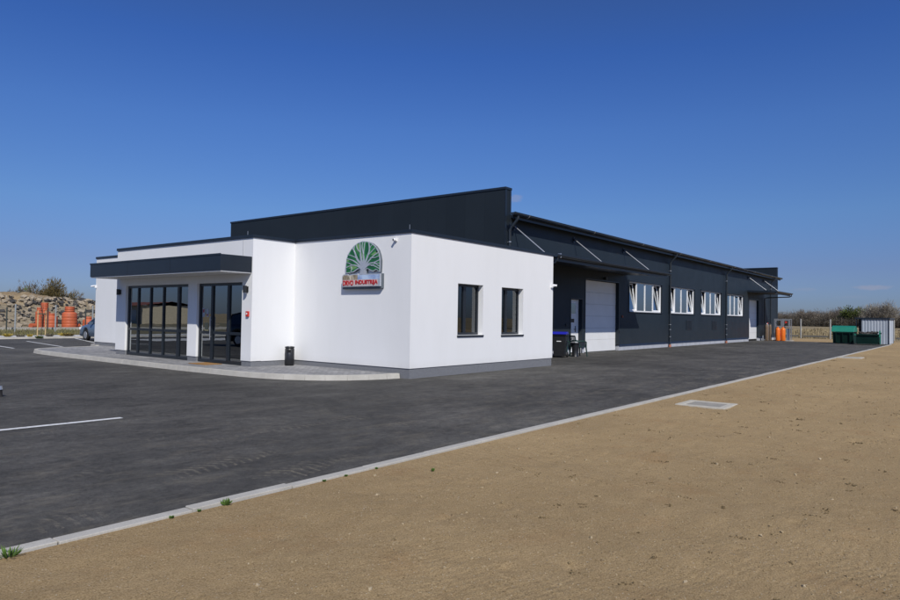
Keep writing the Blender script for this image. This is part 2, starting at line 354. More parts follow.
m = Mat('verge_ground', rough=.95).geo(); m.color(m.ramp(m.noise(1.4, 6, .7), [(.3, (.09, .085, .04)), (.7, (.22, .18, .10))])); MVERGE = m.m

# ------------------------------------------------------------------ ground
def sheet(name, poly, z, mat, kind='structure'):
    me = D.meshes.new(name); me.from_pydata([(x, y, z) for x, y in poly], [], [tuple(range(len(poly)))]); me.materials.append(mat)
    o = D.objects.new(name, me); COL.objects.link(o); o['kind'] = kind; return o
def fbm(x, y, sc, oc=4):
    v = 0; a = 1
    for _ in range(oc): v += a*noise.noise(Vector((x*sc, y*sc, 3.1*_))); sc *= 2.1; a *= .5
    return v
def grid(name, xs, ys, hf, mat):
    nx, ny = len(xs), len(ys)
    vs = [(x, y, hf(x, y)) for x in xs for y in ys]
    fs = [(i*ny+j, (i+1)*ny+j, (i+1)*ny+j+1, i*ny+j+1) for i in range(nx-1) for j in range(ny-1)]
    me = D.meshes.new(name); me.from_pydata(vs, [], fs); me.polygons.foreach_set('use_smooth', [True]*len(fs)); me.materials.append(mat)
    o = D.objects.new(name, me); COL.objects.link(o); o['kind'] = 'structure'; return o
def prog(a, b, s0, k):
    r = [a]
    while r[-1] < b: r.append(r[-1] + s0 + k*abs(r[-1]-a))
    return r
# field: one sheet to the horizon with a low swell behind the fence at the far right
R_ = [20, 45, 70, 85, 92, 100, 110, 125, 150, 200, 280, 400, 700, 1200, 2500]
vs = [(30, 10, -.12)]; fs = []; na = 72
def fz(x, y):
    r = math.hypot(x, y)
    b = 0.
    if x > 76: b = min(1, (x-79)/9)*(.42 + .28*noise.noise(Vector((x*.05, y*.09, 0)))) if x > 79 else 0
    return -.12 + max(0, b)
for r in R_:
    for k in range(na): a = 2*math.pi*k/na; vs.append((30+r*math.cos(a), 10+r*math.sin(a), fz(30+r*math.cos(a), 10+r*math.sin(a))))
fs = [(0, 1+k, 1+(k+1)%na) for k in range(na)]
for i in range(len(R_)-1):
    for k in range(na): fs.append((1+i*na+k, 1+(i+1)*na+k, 1+(i+1)*na+(k+1)%na, 1+i*na+(k+1)%na))
me = D.meshes.new('field'); me.from_pydata(vs, [], fs); me.materials.append(MFIELD); me.polygons.foreach_set('use_smooth', [True]*len(fs))
o = D.objects.new('field_ground', me); COL.objects.link(o); o['kind'] = 'structure'
# soil strip: graded grid, true bumps near the lens
dents = [(random.uniform(2.5, 26), random.uniform(-15, 4.5), random.uniform(.03, .07), random.uniform(.006, .016)) for _ in range(500)]
dd = {}
for d in dents: dd.setdefault((int(d[0]//1), int(d[1]//1)), []).append(d)
def hsoil(x, y):
    r = math.hypot(x, y); k = min(1, max(0, (4.75-y)/.35))
    h = .022*fbm(x, y, .8, 2)
    if r < 26: h += .008*fbm(x, y, 5.5, 4 if r < 12 else 1)
    for i in (-1, 0, 1):
        for j in (-1, 0, 1):
            for d in dd.get((int(x//1)+i, int(y//1)+j), ()):
                q = ((x-d[0])**2 + (y-d[1])**2)/d[2]**2
                if q < 8: h += -d[3]*math.exp(-q*q*.5) + .55*d[3]*math.exp(-(math.sqrt(q)-1.7)**2*5)
    return h*k + .004 - (.0 if y > -30 else .05)
xs = sorted(set([round(-v, 4) for v in prog(0, 30, .3, .08)] + [round(v, 4) for v in prog(0, 75, .034, .0065)]))
ys = sorted(set([round(4.925-v, 4) for v in prog(0, 75, .03, .0062)]))
grid('soil_ground', xs, ys, hsoil, MSOIL)
sheet('far_soil_ground', [(62.9, 4.925), (75.4, 4.925), (75.4, 40), (62.9, 40)], .004, MSOIL)
sheet('asphalt_road', [(-40, 5.055), (63.0, 5.055), (63.2, 14.4), (63.2, 30), (63.2, 42), (-40, 42)], .008, MASPH)
# edging kerb along the soil
mb = MB(); x = -30.0
while x < 62:
    dz = random.uniform(-.006, .005); dy = random.uniform(-.008, .006)
    mb.box(x+.004, x+.996, 4.93+dy, 5.05+dy, -.1, .028+dz); x += 1.0
tag(mb.build('edging_kerb', MCONC, bevel=.006), kind='structure')
# pavement before the office
kerb_line = [(13.9, 31.6), (13.26, 29.7), (11.9, 29.3), (10.9, 28.95), (10.38, 28.35), (10.14, 27.4), (10.03, 25.1), (10.02, 22.1), (10.0, 18.9), (10.03, 16.3), (10.16, 14.3), (10.38, 13.4), (10.72, 12.75), (11.2, 12.22), (11.85, 11.85), (12.4, 11.68), (12.8, 11.6)]
pave = kerb_line + [(12.8, 15.9), (11.36, 15.95), (11.36, 31.6)]
def smooth_line(p, n=5):
    r = []
    for i in range(len(p)-1):
        a = p[max(i-1, 0)]; b = p[i]; c_ = p[i+1]; d = p[min(i+2, len(p)-1)]
        for k in range(n):
            t = k/n
            r.append(tuple(.5*((2*b[j]) + (-a[j]+c_[j])*t + (2*a[j]-5*b[j]+4*c_[j]-d[j])*t*t + (-a[j]+3*b[j]-3*c_[j]+d[j])*t**3) for j in (0, 1)))
    return r + [p[-1]]
kl = smooth_line(kerb_line)
def inset(p, d):
    r = []
    for i in range(len(p)):
        a = Vector(p[max(i-1, 0)]); b = Vector(p[min(i+1, len(p)-1)]); t = (b-a).normalized(); n_ = Vector((-t.y, t.x)); r.append(tuple(Vector(p[i]) + n_*d))
    return r
kin = inset(kl, .12)
mb = MB(); nk = len(kl)
# flat paving surface (fan of quads to the facade line)
pv = [(x, y, .127) for x, y in kin]
pin = [(max(x, 12.84) if y < 15.9 else (11.38 if y < 23.8 else 13.95), y) for x, y in kin]
pin = [(12.84 if y < 15.92 else (11.4 if y < 23.82 else 13.95), y) for x, y in kin]
vs = pv + [(x, y, .127) for x, y in pin]; fs = [(i, i+1, nk+i+1, nk+i) for i in range(nk-1)]
mb.add(vs, fs); mb.add([(10.2, 11.5, 0)], [])
po = mb.build('pavement', MPAV); po['kind'] = 'structure'
sheet('pavement_infill', [(11.0, 13.1), (12.84, 12.1), (12.84, 23.9), (13.95, 23.9), (13.95, 30.0), (10.6, 28.2)], .1225, MPAV)
mb = MB(); acc = 0; seg = []
# kerb stones 0.5 m each
pts = [kl[0]]
tot = 0
dense = []
for i in range(nk-1):
    a = Vector(kl[i]); b = Vector(kl[i+1]); L = (b-a).length; n_ = max(1, int(L/.05))
    for k in range(n_): dense.append(a.lerp(b, k/n_))
dense.append(Vector(kl[-1]))
acc = 0; marks = [0]
for i in range(1, len(dense)):
    acc += (dense[i]-dense[i-1]).length
    if acc >= .5: marks.append(i); acc = 0
marks.append(len(dense)-1)
for a_, b_ in zip(marks[:-1], marks[1:]):
    if b_-a_ < 2: continue
    A = dense[a_]; B = dense[b_]; t = (B-A).normalized(); n_ = Vector((-t.y, t.x)); A = A+t*.004; B = B-t*.004
    hz = .135 + random.uniform(-.002, .002)
    q = [(A.x, A.y, 0), (B.x, B.y, 0), ((B+n_*.15).x, (B+n_*.15).y, 0), ((A+n_*.15).x, (A+n_*.15).y, 0)]
    q2 = [((A+n_*.03).x, (A+n_*.03).y, hz), ((B+n_*.03).x, (B+n_*.03).y, hz), ((B+n_*.15).x, (B+n_*.15).y, hz), ((A+n_*.15).x, (A+n_*.15).y, hz)]
    mb.add(q+q2, [(0,3,2,1),(4,5,6,7),(0,1,5,4),(1,2,6,5),(2,3,7,6),(3,0,4,7)])
tag(mb.build('pavement_kerb', MCONC, bevel=.006), kind='structure')
# painted lines
def line(a, b, w=.12, name='road_marking'):
    A = Vector(a); B = Vector(b); t = (B-A).normalized(); n_ = Vector((-t.y, t.x))*w/2
    me = D.meshes.new(name); me.from_pydata([(*(A+n_), .014), (*(A-n_), .014), (*(B-n_), .014), (*(B+n_), .014)], [], [(0,1,2,3)]); me.materials.append(MPAINT)
    o = D.objects.new(name, me); COL.objects.link(o); o['kind'] = 'structure'
line((-6.5, 10.5), (4.92, 10.08))
for k in range(1, 3): line((-6.5-.1*k, 10.5+2.6*k), (-1.5, 10.3+2.6*k))
for a, b in (((11.35, 37.5), (10.83, 31.6)), ((13.82, 38.6), (12.88, 32.0)), ((17.5, 41.8), (15.56, 34.6)), ((8.9, 38.2), (8.4, 32.0)), ((6.4, 38.2), (5.9, 32.0))): line(a, b, .11)
# planting bed, verge
sheet('light_concrete_strip', [(-40, 41.6), (60, 41.6), (60, 42.1), (-40, 42.1)], .018, MCONC)
sheet('white_gravel_bed', [(-40, 42.1), (60, 42.1), (60, 46.4), (-40, 46.4)], .05, MGRAV)
sheet('verge_ground', [(-40, 46.4), (60, 46.4), (60, 100), (-40, 100)], .02, MVERGE)
tag(MB().box(-40, 60, 41.95, 42.1, 0, .12).build('bed_kerb', MCONC), kind='structure')
sheet('white_gravel_strip', [(-12, 33.5), (3.9, 35.2), (3.9, 38.6), (-12, 37.2)], .03, MGRAV)
#===SETTING END

# ------------------------------------------------------------------ office building
ZC = 3.75
off = wthing('office_building', 'white rendered flat-roofed office block with dark entrance canopy and glazed front', 'building', (12.81, 11.3, 0))
mb = MB()
facade(mb, 1, 11.3, 11.65, 12.81, 20.15, .27, ZC, [(14.8, 16.02, 1.1, 2.55), (17.0, 18.24, 1.09, 2.54)])
mb.build('side_wall', MWHITE, off)
mb = MB(); mb.box(12.812, 13.16, 11.652, 15.9, .27, ZC); mb.build('sign_wall', MWHITE, off)
mb = MB(); mb.box(11.672, 13.16, 15.902, 16.25, .27, ZC-.002); mb.build('return_wall', MWHITE, off)
mb = MB(); facade(mb, 0, 11.32, 11.67, 15.9, 23.8, .13, ZC, [(16.37, 18.68, .0, 2.51), (19.18, 23.13, .0, 2.51), (15.8, 16.37, 0, .28), (18.68, 19.18, 0, .28), (23.13, 23.9, 0, .28)]); mb.build('front_wall', MWHITE, off)
mb = MB(); mb.box(11.672, 14.05, 23.45, 23.798, .28, ZC); mb.box(13.7, 14.05, 23.8, 30.75, .27, 3.94); mb.box(14.052, 22.0, 30.4, 30.75, .27, 3.94); mb.build_split('wing_wall', MWHITE, off)
mb = MB(); mb.box(19.8, 20.152, 11.652, 14.5, .27, ZC); mb.box(20.153, 21.97, 14.5, 14.8, .27, ZC); mb.build_split('rear_wall', MWHITE, off)
mb = MB(); mb.box(12.83, 20.13, 11.32, 11.64, 0, .268); mb.box(12.832, 13.1, 11.641, 15.9, 0, .267); mb.box(11.36, 12.83, 15.92, 16.2, 0, .266)
mb.box(11.34, 11.66, 15.921, 16.36, .0, .278); mb.box(11.34, 11.66, 18.69, 19.17, 0, .278); mb.box(11.34, 11.66, 23.14, 23.78, 0, .278); mb.box(11.665, 13.9, 23.5, 23.78, 0, .277)
mb.box(13.72, 14.0, 23.79, 30.73, 0, .268); mb.box(14.001, 21.9, 30.45, 30.73, 0, .268); mb.box(19.85, 20.13, 11.645, 14.5, 0, .268); mb.build_split('plinth', MPLINTH, off)
# metal coping
mb = MB(); e = .03; t = .36
def cap(x0, x1, y0, y1, z=ZC): mb.box(x0, x1, y0, y1, z+.003, z+.088)
cap(12.81-e, 20.15+e, 11.3-e, 11.3+t); cap(12.81-e, 12.81+t, 11.3+t+.001, 15.87); cap(11.32-e, 12.81+t, 15.9-e, 15.9+t, ZC-.001); cap(11.32-e, 11.32+t, 15.9+t+.001, 23.8+e); cap(11.32+t, 13.69, 23.8-t, 23.8+e, ZC-.001)
cap(13.7-e, 13.7+t, 23.9, 30.75+e, 3.945); cap(13.7+t, 22, 30.75-t, 30.75+e, 3.944); cap(19.8, 20.15+e, 11.3+t+.001, 14.49, ZC-.001)
mb.build_split('coping', MTRIM, off)
mb = MB(); mb.box(13.1, 19.9, 11.6, 15.95, 3.3, 3.5); mb.box(11.6, 21.97, 15.951, 23.5, 3.3, 3.501); mb.box(14.0, 21.97, 23.501, 30.5, 3.3, 3.502); mb.build('roof', simple('roof_membrane', (.3, .3, .3), .8), off)
# interior
mb = MB(); mb.box(11.68, 19.8, 16.3, 23.4, .06, .125); mb.box(13.2, 19.7, 11.7, 16.24, .06, .124); mb.build_split('interior_floor', MFLOOR, off)
mb = MB(); mb.box(16.2, 16.35, 16.3, 23.4, .13, 3.3); mb.box(13.2, 19.7, 14.6, 14.7, .13, 3.3); mb.box(11.72, 16.1, 16.3, 23.4, 2.75, 2.8); mb.box(11.7, 16.2, 18.86, 18.98, .13, 2.75); mb.build_split('interior_walls', MINT, off)
mb = MB(); mb.box(13.6, 14.2, 17.4, 18.5, .13, 1.15); mb.box(13.55, 14.25, 17.35, 18.55, 1.15, 1.19); mb.build('reception_desk', MWOOD, off)
# glazed units
def unit(name, y0, y1, mull, label=None):
    zb, zt = .135, 2.508; X0, X1 = 11.40, 11.452
    mb = MB(); mb.box(X0, X1, y0+.002, y1-.002, zb, zb+.09); mb.box(X0, X1, y0+.002, y1-.002, zt-.08, zt)
    mb.box(X0, X1, y0+.002, y0+.075, zb+.09, zt-.08); mb.box(X0, X1, y1-.085, y1-.002, zb+.09, zt-.08)
    ms = sorted(mull); edges = [y0+.075]
    for yc, w in ms: mb.box(X0-.012, X1, yc-w/2, yc+w/2, zb+.09, zt-.08); edges += [yc-w/2, yc+w/2]
    edges.append(y1-.085)
    for a, b in zip(edges[::2], edges[1::2]): mb.box(X0+.004, X1, a, b, .985, 1.065)
    fr = mb.build(name, MFRAME, off)
    if label: fr['label'] = label
    for a, b in zip(edges[::2], edges[1::2]):
        for z0, z1 in ((zb+.09, .985), (1.065, zt-.08)):
            g = MB().box(X0+.03, X0+.04, a+.0, b-.0, z0, z1).build('glass', MGL, fr)
    return fr
unit('window', 19.18, 23.13, [(22.42, .06), (21.6, .06), (20.78, .06), (19.86, .115)])
dr = unit('entrance_door', 16.37, 18.68, [(17.98, .09), (17.14, .10)])
mb = MB(); mb.tube([(11.35, 17.985, .82), (11.35, 17.985, 1.5)], .014, 10); mb.box(11.345, 11.4, 17.97, 18.0, .9, .92); mb.box(11.345, 11.4, 17.97, 18.0, 1.40, 1.42); mb.build_split('handle', MGALV, dr)
MPAPER = simple('notice_paper', (.42, .44, .48), .7, 0, .3, .1, 30)
for (ya, yb, z0, z1, rd) in ((18.52, 18.40, 1.50, 1.76, 1), (18.31, 18.20, 1.50, 1.74, 0)):
    n_ = MB().box(11.424, 11.430, min(ya, yb), max(ya, yb), z0, z1).build('notice', MPAPER, dr)
    if rd: MB().box(11.420, 11.4235, yb+.02, ya-.02, z1-.13, z1-.04).build('red_mark', simple('notice_red', (.35, .04, .04), .6), n_)
    else: MB().box(11.420, 11.4235, min(ya, yb)+.02, max(ya, yb)-.02, z0+.03, z0+.08).build('red_mark', simple('notice_red_b', (.35, .04, .04), .6), n_)
MB().box(11.424, 11.430, 18.20, 18.38, .85+.23, 1.32).build('notice', simple('notice_buff', (.30, .27, .15), .7), dr)
# side windows
for (x0, x1, z0, z1, flip) in ((14.8, 16.02, 1.1, 2.55, 0), (17.0, 18.24, 1.09, 2.54, 1)):
    Y = 11.47; mb = MB(); w = .07
    mb.box(x0+.002, x1-.002, Y, Y+.07, z0+.002, z0+w); mb.box(x0+.002, x1-.002, Y, Y+.07, z1-w, z1-.002); mb.box(x0+.002, x0+w, Y, Y+.07, z0+w, z1-w); mb.box(x1-w, x1-.002, Y, Y+.07, z0+w, z1-w)
    xm = x0 + (x1-x0)*(.44 if not flip else .40); mb.box(xm-.06, xm+.06, Y-.005, Y+.07, z0+w, z1-w)
    wd = mb.build('window', MFRAME, off)
    MB().box(x0+w, xm-.06, Y+.03, Y+.038, z0+w, z1-w).build('glass', MGL3, wd); MB().box(xm+.06, x1-w, Y+.03, Y+.038, z0+w, z1-w).build('glass', MGL3, wd)
    MB().box(x0-.02, x1+.02, 11.268, 11.468, z0-.05, z0-.003).build('sill', MTRIM, wd, bevel=.004)
    # curtain: pleated sheet
    mb = MB(); n_ = 60; a, b = (x0+.35, x1-.02) if not flip else (x0+.02, x1-.55); vs = []
    for i in range(n_+1):
        u = a+(b-a)*i/n_; k = .03*math.sin(i*1.15)+.01*math.sin(i*2.9+1)
        for zz, pull in ((z1, 0), (z0+.55, .10 if not flip else 0), (z0, .04)): vs.append((u+(b-u)*pull, 11.72+k, zz))
    mb.add(vs, [(i*3+j, (i+1)*3+j, (i+1)*3+j+1, i*3+j+1) for i in range(n_) for j in (0, 1)], True); mb.build('curtain', MCURT, wd, recalc=False)
# entrance canopy
can = MB().box(10.32, 11.318, 15.93, 23.62, 2.775, 3.215).build('canopy', MTRIM, off, bevel=.006)
MB().box(10.34, 11.30, 15.95, 23.60, 2.742, 2.773).build('soffit', MSOFF, can)
MB().box(10.305, 10.319, 15.915, 23.635, 3.185, 3.232).build('edge_trim', MTRIM, can)
mb = MB()
for y in (18.5, 21.05): mb.box(10.3175, 10.3195, y-.004, y+.004, 2.78, 3.18)
mb.build_split('panel_joint', MBLK, can)
# lightning conductors on the coping
for (x, y) in ((11.45, 16.35), (12.9, 11.45)): 
    MB().tube([(x, y, 3.83), (x, y, 3.98)], .006, 6).build('lightning_rod', MGALV, off)
MB().tube([(11.308, 16.35, 3.83), (11.308, 16.35, 3.24)], .006, 6).build('earth_wire', MGALV, off)

# ------------------------------------------------------------------ warehouse
wh = wthing('warehouse', 'long anthracite metal clad warehouse with white windows and raised end parapets', 'building', (21.98, 14.5, 0))
YW = 14.5
WIN = [(34.12, 38.9), (40.12, 44.84), (46.16, 50.84), (52.27, 56.86)]
holes = [(a, b, 2.05, 3.68) for a, b in WIN] + [(29.0, 32.8, .0, 3.52), (27.55, 28.66, .0, 2.54), (58.55, 61.68, 0, 3.46)]
mb = MB(); facade(mb, 1, YW, YW+.25, 22.382, 68.398, .30, 5.62, holes); mb.build('long_wall', MCLX, wh)
mb = MB(); mb.box(21.98, 22.38, YW+.001, 33.0, .0, 6.70); mb.build('front_wall', MCLY, wh)
mb = MB(); mb.box(68.4, 68.8, YW+.001, 33.0, .0, 6.70); mb.build('end_wall', MCLY, wh)
mb = MB(); mb.box(22.382, 68.398, 32.7, 32.98, 0, 5.6); mb.build_split('rear_wall', MCLX, wh)
mb = MB()
for x in (21.98, 68.4): mb.box(x-.03, x+.43, YW-.03, 33.03, 6.703, 6.79); mb.box(x-.012, x+.10, YW-.012, YW+.0, .0, 6.70); mb.box(x+.30, x+.412, YW-.012, YW+.0, 0., 6.70)
mb.build_split('parapet_trim', MTRIM, wh)
mb = MB(); mb.prism([(14.12, 5.60), (23.75, 5.95), (32.95, 5.60), (32.95, 5.72), (23.75, 6.07), (14.12, 5.72)], lambda u, v, d: (d, u, v), 22.381, 68.399); mb.build('roof', MTRIM, wh)
mb = MB(); 
for a, b in ((22.4, 27.5), (28.7, 28.95), (32.86, 58.5), (61.73, 68.38)): mb.box(a, b, YW+.02, YW+.24, 0, .262)
mb.build_split('plinth', MPLINTH2, wh)
mb = MB()
for a, b in ((22.4, 27.5), (28.7, 28.95), (32.86, 58.5), (61.73, 68.38)): mb.add([(a, YW-.045, .262), (b, YW-.045, .262), (b, YW-.003, .32), (a, YW-.003, .32), (a, YW+.02, .262), (b, YW+.02, .262)], [(0,1,2,3), (0,4,5,1)])
mb.build_split('drip_flashing', MTRIM, wh, recalc=False)
# gutter: half-round trough
def gutter(mb, x0, x1, y, z, r=.085, end=True):
    n = 8; vs = []
    for x in (x0, x1):
        for k in range(n+1): a = math.pi*k/n; vs.append((x, y-r*math.cos(a), z-r*math.sin(a)))
        for k in range(n, -1, -1): a = math.pi*k/n; vs.append((x, y-(r-.008)*math.cos(a), z-(r-.008)*math.sin(a)))
    m_ = 2*(n+1); mb.add(vs, [(k, (k+1)%m_, m_+(k+1)%m_, m_+k) for k in range(m_)], True)
    for x in (x0, x1): mb.add([(x, y-r*math.cos(math.pi*k/n), z-r*math.sin(math.pi*k/n)) for k in range(n+1)], [tuple(range(n+1))])
    mb.tube([(x0, y-r, z+.006), (x1, y-r, z+.006)], .012, 6)
    return mb
mb = gutter(MB(), 21.78, 68.15, 14.03, 5.715, .10); g_ = mb.build('gutter', MGUT, wh)
mb = MB(); mb.box(21.99, 68.14, 14.131, 14.16, 5.50, 5.715)
mb.build('fascia', MTRIM, wh)
for x in [22.9+5.875*k for k in range(8)]:
    mb = MB(); mb.tube([(x, 14.03-.108*math.cos(math.pi*k/8), 5.722-.108*math.sin(math.pi*k/8)) for k in range(9)] , .012, 6); mb.build('gutter_clip', MGALV, g_)
def downpipe(x, ztop=5.60, lab=None, foot=True):
    mb = MB(); mb.tube([(x, 14.03, 5.66), (x, 14.03, 5.55), (x, 14.08, 5.45), (x, 14.33, 5.20), (x, 14.40, 5.08), (x, 14.40, .16 if foot else 3.9)], .055, 12, False)
    p = mb.build('downpipe', MGUT, wh)
    mb = MB()
    for z in (4.6, 1.35, 1.05, .62): mb.tube([(x, 14.40, z), (x, 14.40, z+.035)], .064, 12); 
    for z in (4.6, 1.35): mb.box(x-.012, x+.012, 14.44, YW, z, z+.03)
    mb.build_split('pipe_clamp', MGALV, p)
    if foot: MB().tube([(x, 14.40, -.02), (x, 14.40, .10), (x, 14.40, .17)], [.075, .075, .062], 12).build('drain_socket', simple('terracotta_plastic', (.36, .13, .07), .5), p)
for x in (22.18, 40.03, 51.78, 65.6): downpipe(x, foot=x > 25)
# windows: four lights, tilted outer sashes
def win4(x0, x1, tilts):
    z0, z1 = 2.05, 3.68; Y = YW+.07; mb = MB(); w = .055
    mb.box(x0+.002, x1-.002, Y, Y+.07, z0+.002, z0+w+.02); mb.box(x0+.002, x1-.002, Y, Y+.07, z1-w, z1-.002)
    n = 4; L = (x1-x0)
    for k in range(n+1):
        xc = min(max(x0+L*k/n, x0+w/2+.002), x1-w/2-.002); mb.box(xc-w/2-.008*(0 < k < n), xc+w/2+.008*(0 < k < n), Y-.004, Y+.07, z0+w+.02, z1-w)
    wd = mb.build('window', MPVC, wh)
    for k in range(n):
        a = x0+L*k/n+w*.5; b = x0+L*(k+1)/n-w*.5; za = z0+w+.02; zb = z1-w
        if k in tilts:
            th = math.radians(7.0); s_, c_ = math.sin(th), math.cos(th)
            def T(x, y, z): return (x, Y+.04 + y*c_ + (z-za)*s_, za + (z-za)*c_ - y*s_)
            def tb(mb, xa, xb, ya, yb, z_a, z_b):
                v = [T(x, y, z) for z in (z_a, z_b) for x, y in ((xa, ya), (xb, ya), (xb, yb), (xa, yb))]
                mb.add(v, [(0,3,2,1),(4,5,6,7),(0,1,5,4),(1,2,6,5),(2,3,7,6),(3,0,4,7)])
            mb = MB(); q = .065
            tb(mb, a, b, 0, .06, za, za+q); tb(mb, a, b, 0, .06, zb-q, zb); tb(mb, a, a+q, 0, .06, za+q, zb-q); tb(mb, b-q, b, 0, .06, za+q, zb-q); mb.build('sash', MPVC, wd)
            mb = MB(); tb(mb, a+q, b-q, .025, .033, za+q, zb-q); mb.build('glass', MGL2, wd)
        else:
            MB().box(a, b, Y+.03, Y+.038, za, zb).build('glass', MGL2, wd)
    mb = MB(); mb.box(x0-.05, x0, YW-.025, YW+.01, z0-.05, z1+.05); mb.box(x1, x1+.05, YW-.025, YW+.01, z0-.05, z1+.05); mb.box(x0, x1, YW-.024, YW+.01, z1, z1+.05); mb.box(x0-.08, x1+.08, YW-.045, YW-.001, z1+.055, z1+.085)
    mb.build('trim', MTRIM, wd); MB().box(x0, x1, YW-.06, YW+.068, z0-.03, z0-.002).build('sill', MTRIM, wd)
for (a, b), t_ in zip(WIN, ((0, 3), (0, 3), (0, 3), (3,))): win4(a, b, t_)
MB().box(32.9, 68.2, 17.6, 17.7, .02, 5.0).build('interior_partition', simple('interior_grey', (.30, .31, .33), .8), wh)
MB().box(22.5, 68.2, 14.76, 17.6, .0, .02).build('interior_floor', MFLOOR, wh)
# vents
for x0 in (43.2, 48.6):
    mb = MB(); mb.box(x0, x0+1.05, YW-.02, YW-.001, 1.02, 1.66)
    v = mb.build('vent_grille', MTRIM, wh); mb = MB()
    for k in range(9): z = 1.06+.065*k; mb.obox((x0+.525, YW-.028, z+.02), (.49, 0, 0), (0, .012, -.018), (0, .001, .002))
    mb.build('louvre', MTRIM, v)
# doors
gd = MB(); 
for k in range(6):
    z0 = .03+k*.58; gd.box(29.02, 32.78, YW+.17, YW+.21, z0, min(z0+.574, 3.50))
g1 = gd.build('garage_door', MGAR, wh, bevel=.004)
mb = MB(); mb.box(32.802, 32.84, YW-.012, YW+.01, .28, 3.56); mb.box(28.96, 28.998, YW-.012, YW+.01, .28, 3.56); mb.box(28.998, 32.802, YW-.012, YW+.01, 3.52, 3.56); mb.build_split('door_trim', MTRIM, g1)
MB().box(29.0, 32.8, YW+.16, YW+.22, 0, .03).build('rubber_seal', MRUB, g1)
mb = MB(); mb.box(27.57, 28.64, YW+.18, YW+.24, .06, 2.52); sdoor = mb.build('door', MPVC, wh)
MB().box(27.88, 28.32, YW+.172, YW+.179, 1.86, 2.34).build('glass', MGL2, sdoor)
mb = MB(); mb.box(27.52, 27.548, YW-.012, YW+.01, 0, 2.56); mb.box(28.662, 28.69, YW-.012, YW+.01, 0, 2.56); mb.box(27.548, 28.662, YW-.012, YW+.01, 2.541, 2.57); mb.build_split('door_trim', MTRIM, sdoor)
mb = MB(); mb.box(28.30, 28.34, YW+.155, YW+.179, 1.0, 1.28); mb.box(28.16, 28.33, YW+.13, YW+.15, 1.12, 1.145); mb.box(28.315, 28.33, YW+.13, YW+.16, 1.12, 1.145); mb.build('handle', MBLK, sdoor)
mb = MB(); mb.box(27.92, 28.2, YW+.168, YW+.179, 1.45, 1.62); mb.build('nameplate', MBLK, sdoor)
gd = MB()
for k in range(6):
    z0 = .17+k*.55; gd.box(58.57, 61.66, YW+.17, YW+.21, z0, min(z0+.544, 3.44))
g2 = gd.build('garage_door', MGAR, wh); MB().box(58.55, 61.68, YW+.16, YW+.23, .0, .165).build('rubber_seal', MRUB, g2)
mb = MB(); mb.box(61.682, 61.72, YW-.012, YW+.01, .28, 3.5); mb.box(58.51, 58.548, YW-.012, YW+.01, .28, 3.5); mb.box(58.548, 61.682, YW-.012, YW+.01, 3.46, 3.5); mb.build_split('door_trim', MTRIM, g2)
# side canopies
def side_canopy(x0, x1, yf, zw, zf, struts, left_pipe):
    mb = MB(); mb.prism([(YW-.002, zw), (yf, zf), (yf, zf-.11), (YW-.002, zw-.16)], lambda u, v, d: (d, u, v), x0, x1); c_ = mb.build('canopy', MTRIM, wh)
    gutter(MB(), x0-.05, x1+.05, yf-.10, zf+.0, .095).build('gutter', MGUT, c_)
    MB().box(x0, x1, yf+.02, yf+.05, zf-.22, zf-.112).build('fascia', MTRIM, c_)
    for x in struts:
        s_ = MB().tube([(x, YW-.06, 5.27), (x, yf+.75, zw-.02)], .026, 10).build('strut', MGALV, c_)
        mb = MB(); mb.box(x-.06, x+.06, YW-.035, YW, 5.12, 5.38); mb.box(x-.012, x+.012, YW-.10, YW-.03, 5.2, 5.32); mb.box(x-.05, x+.05, yf+.6, yf+.95, zf+.05, zf+.10); mb.build_split('bracket', MTRIM, s_)
    return c_
c1 = side_canopy(21.9, 33.62, 12.25, 4.14, 3.99, (22.62, 27.72, 33.3), True)
c2 = side_canopy(57.95, 63.4, 12.35, 4.2, 4.08, (58.15, 63.2), False)
MB().tube([(22.0, 12.165, 3.92), (22.0, 12.165, 3.84), (22.0, 12.25, 3.72), (22.0, 12.7, 3.5), (22.0, 14.2, 3.42), (22.0, 14.38, 3.3), (22.0, 14.38, .1)], .04, 10).build('downpipe', MGUT, c1)
MB().box(22.1, 22.14, 12.07, 12.2, 3.88, 4.05).build('gutter_clip', MGALV, c1)
MB().tube([(63.3, 12.265, 4.02), (63.3, 12.265, 3.86), (63.3, 12.4, 3.80), (63.3, 14.2, 3.74), (63.3, 14.39, 3.68), (63.3, 14.39, .1)], .045, 10).build('downpipe', MGUT, c2)
mb = MB(); mb.box(31.0, 31.2, YW-.12, YW, 3.60, 3.72); mb.build('flood_light', MBLK, wh)
mb = MB(); mb.box(27.05, 27.12, YW-.04, YW-.001, 1.28, 1.38); mb.build('switch_box', MBLK, wh)
mb = MB(); mb.box(33.2, 33.28, YW-.04, YW-.001, 1.72, 1.84); mb.build('call_button', simple('rusty_orange', (.35, .08, .03), .5), wh)
mb = MB(); mb.box(32.83, 32.89, YW-.05, YW-.013, .95, 1.05); mb.build('switch_box', MBLK, wh)

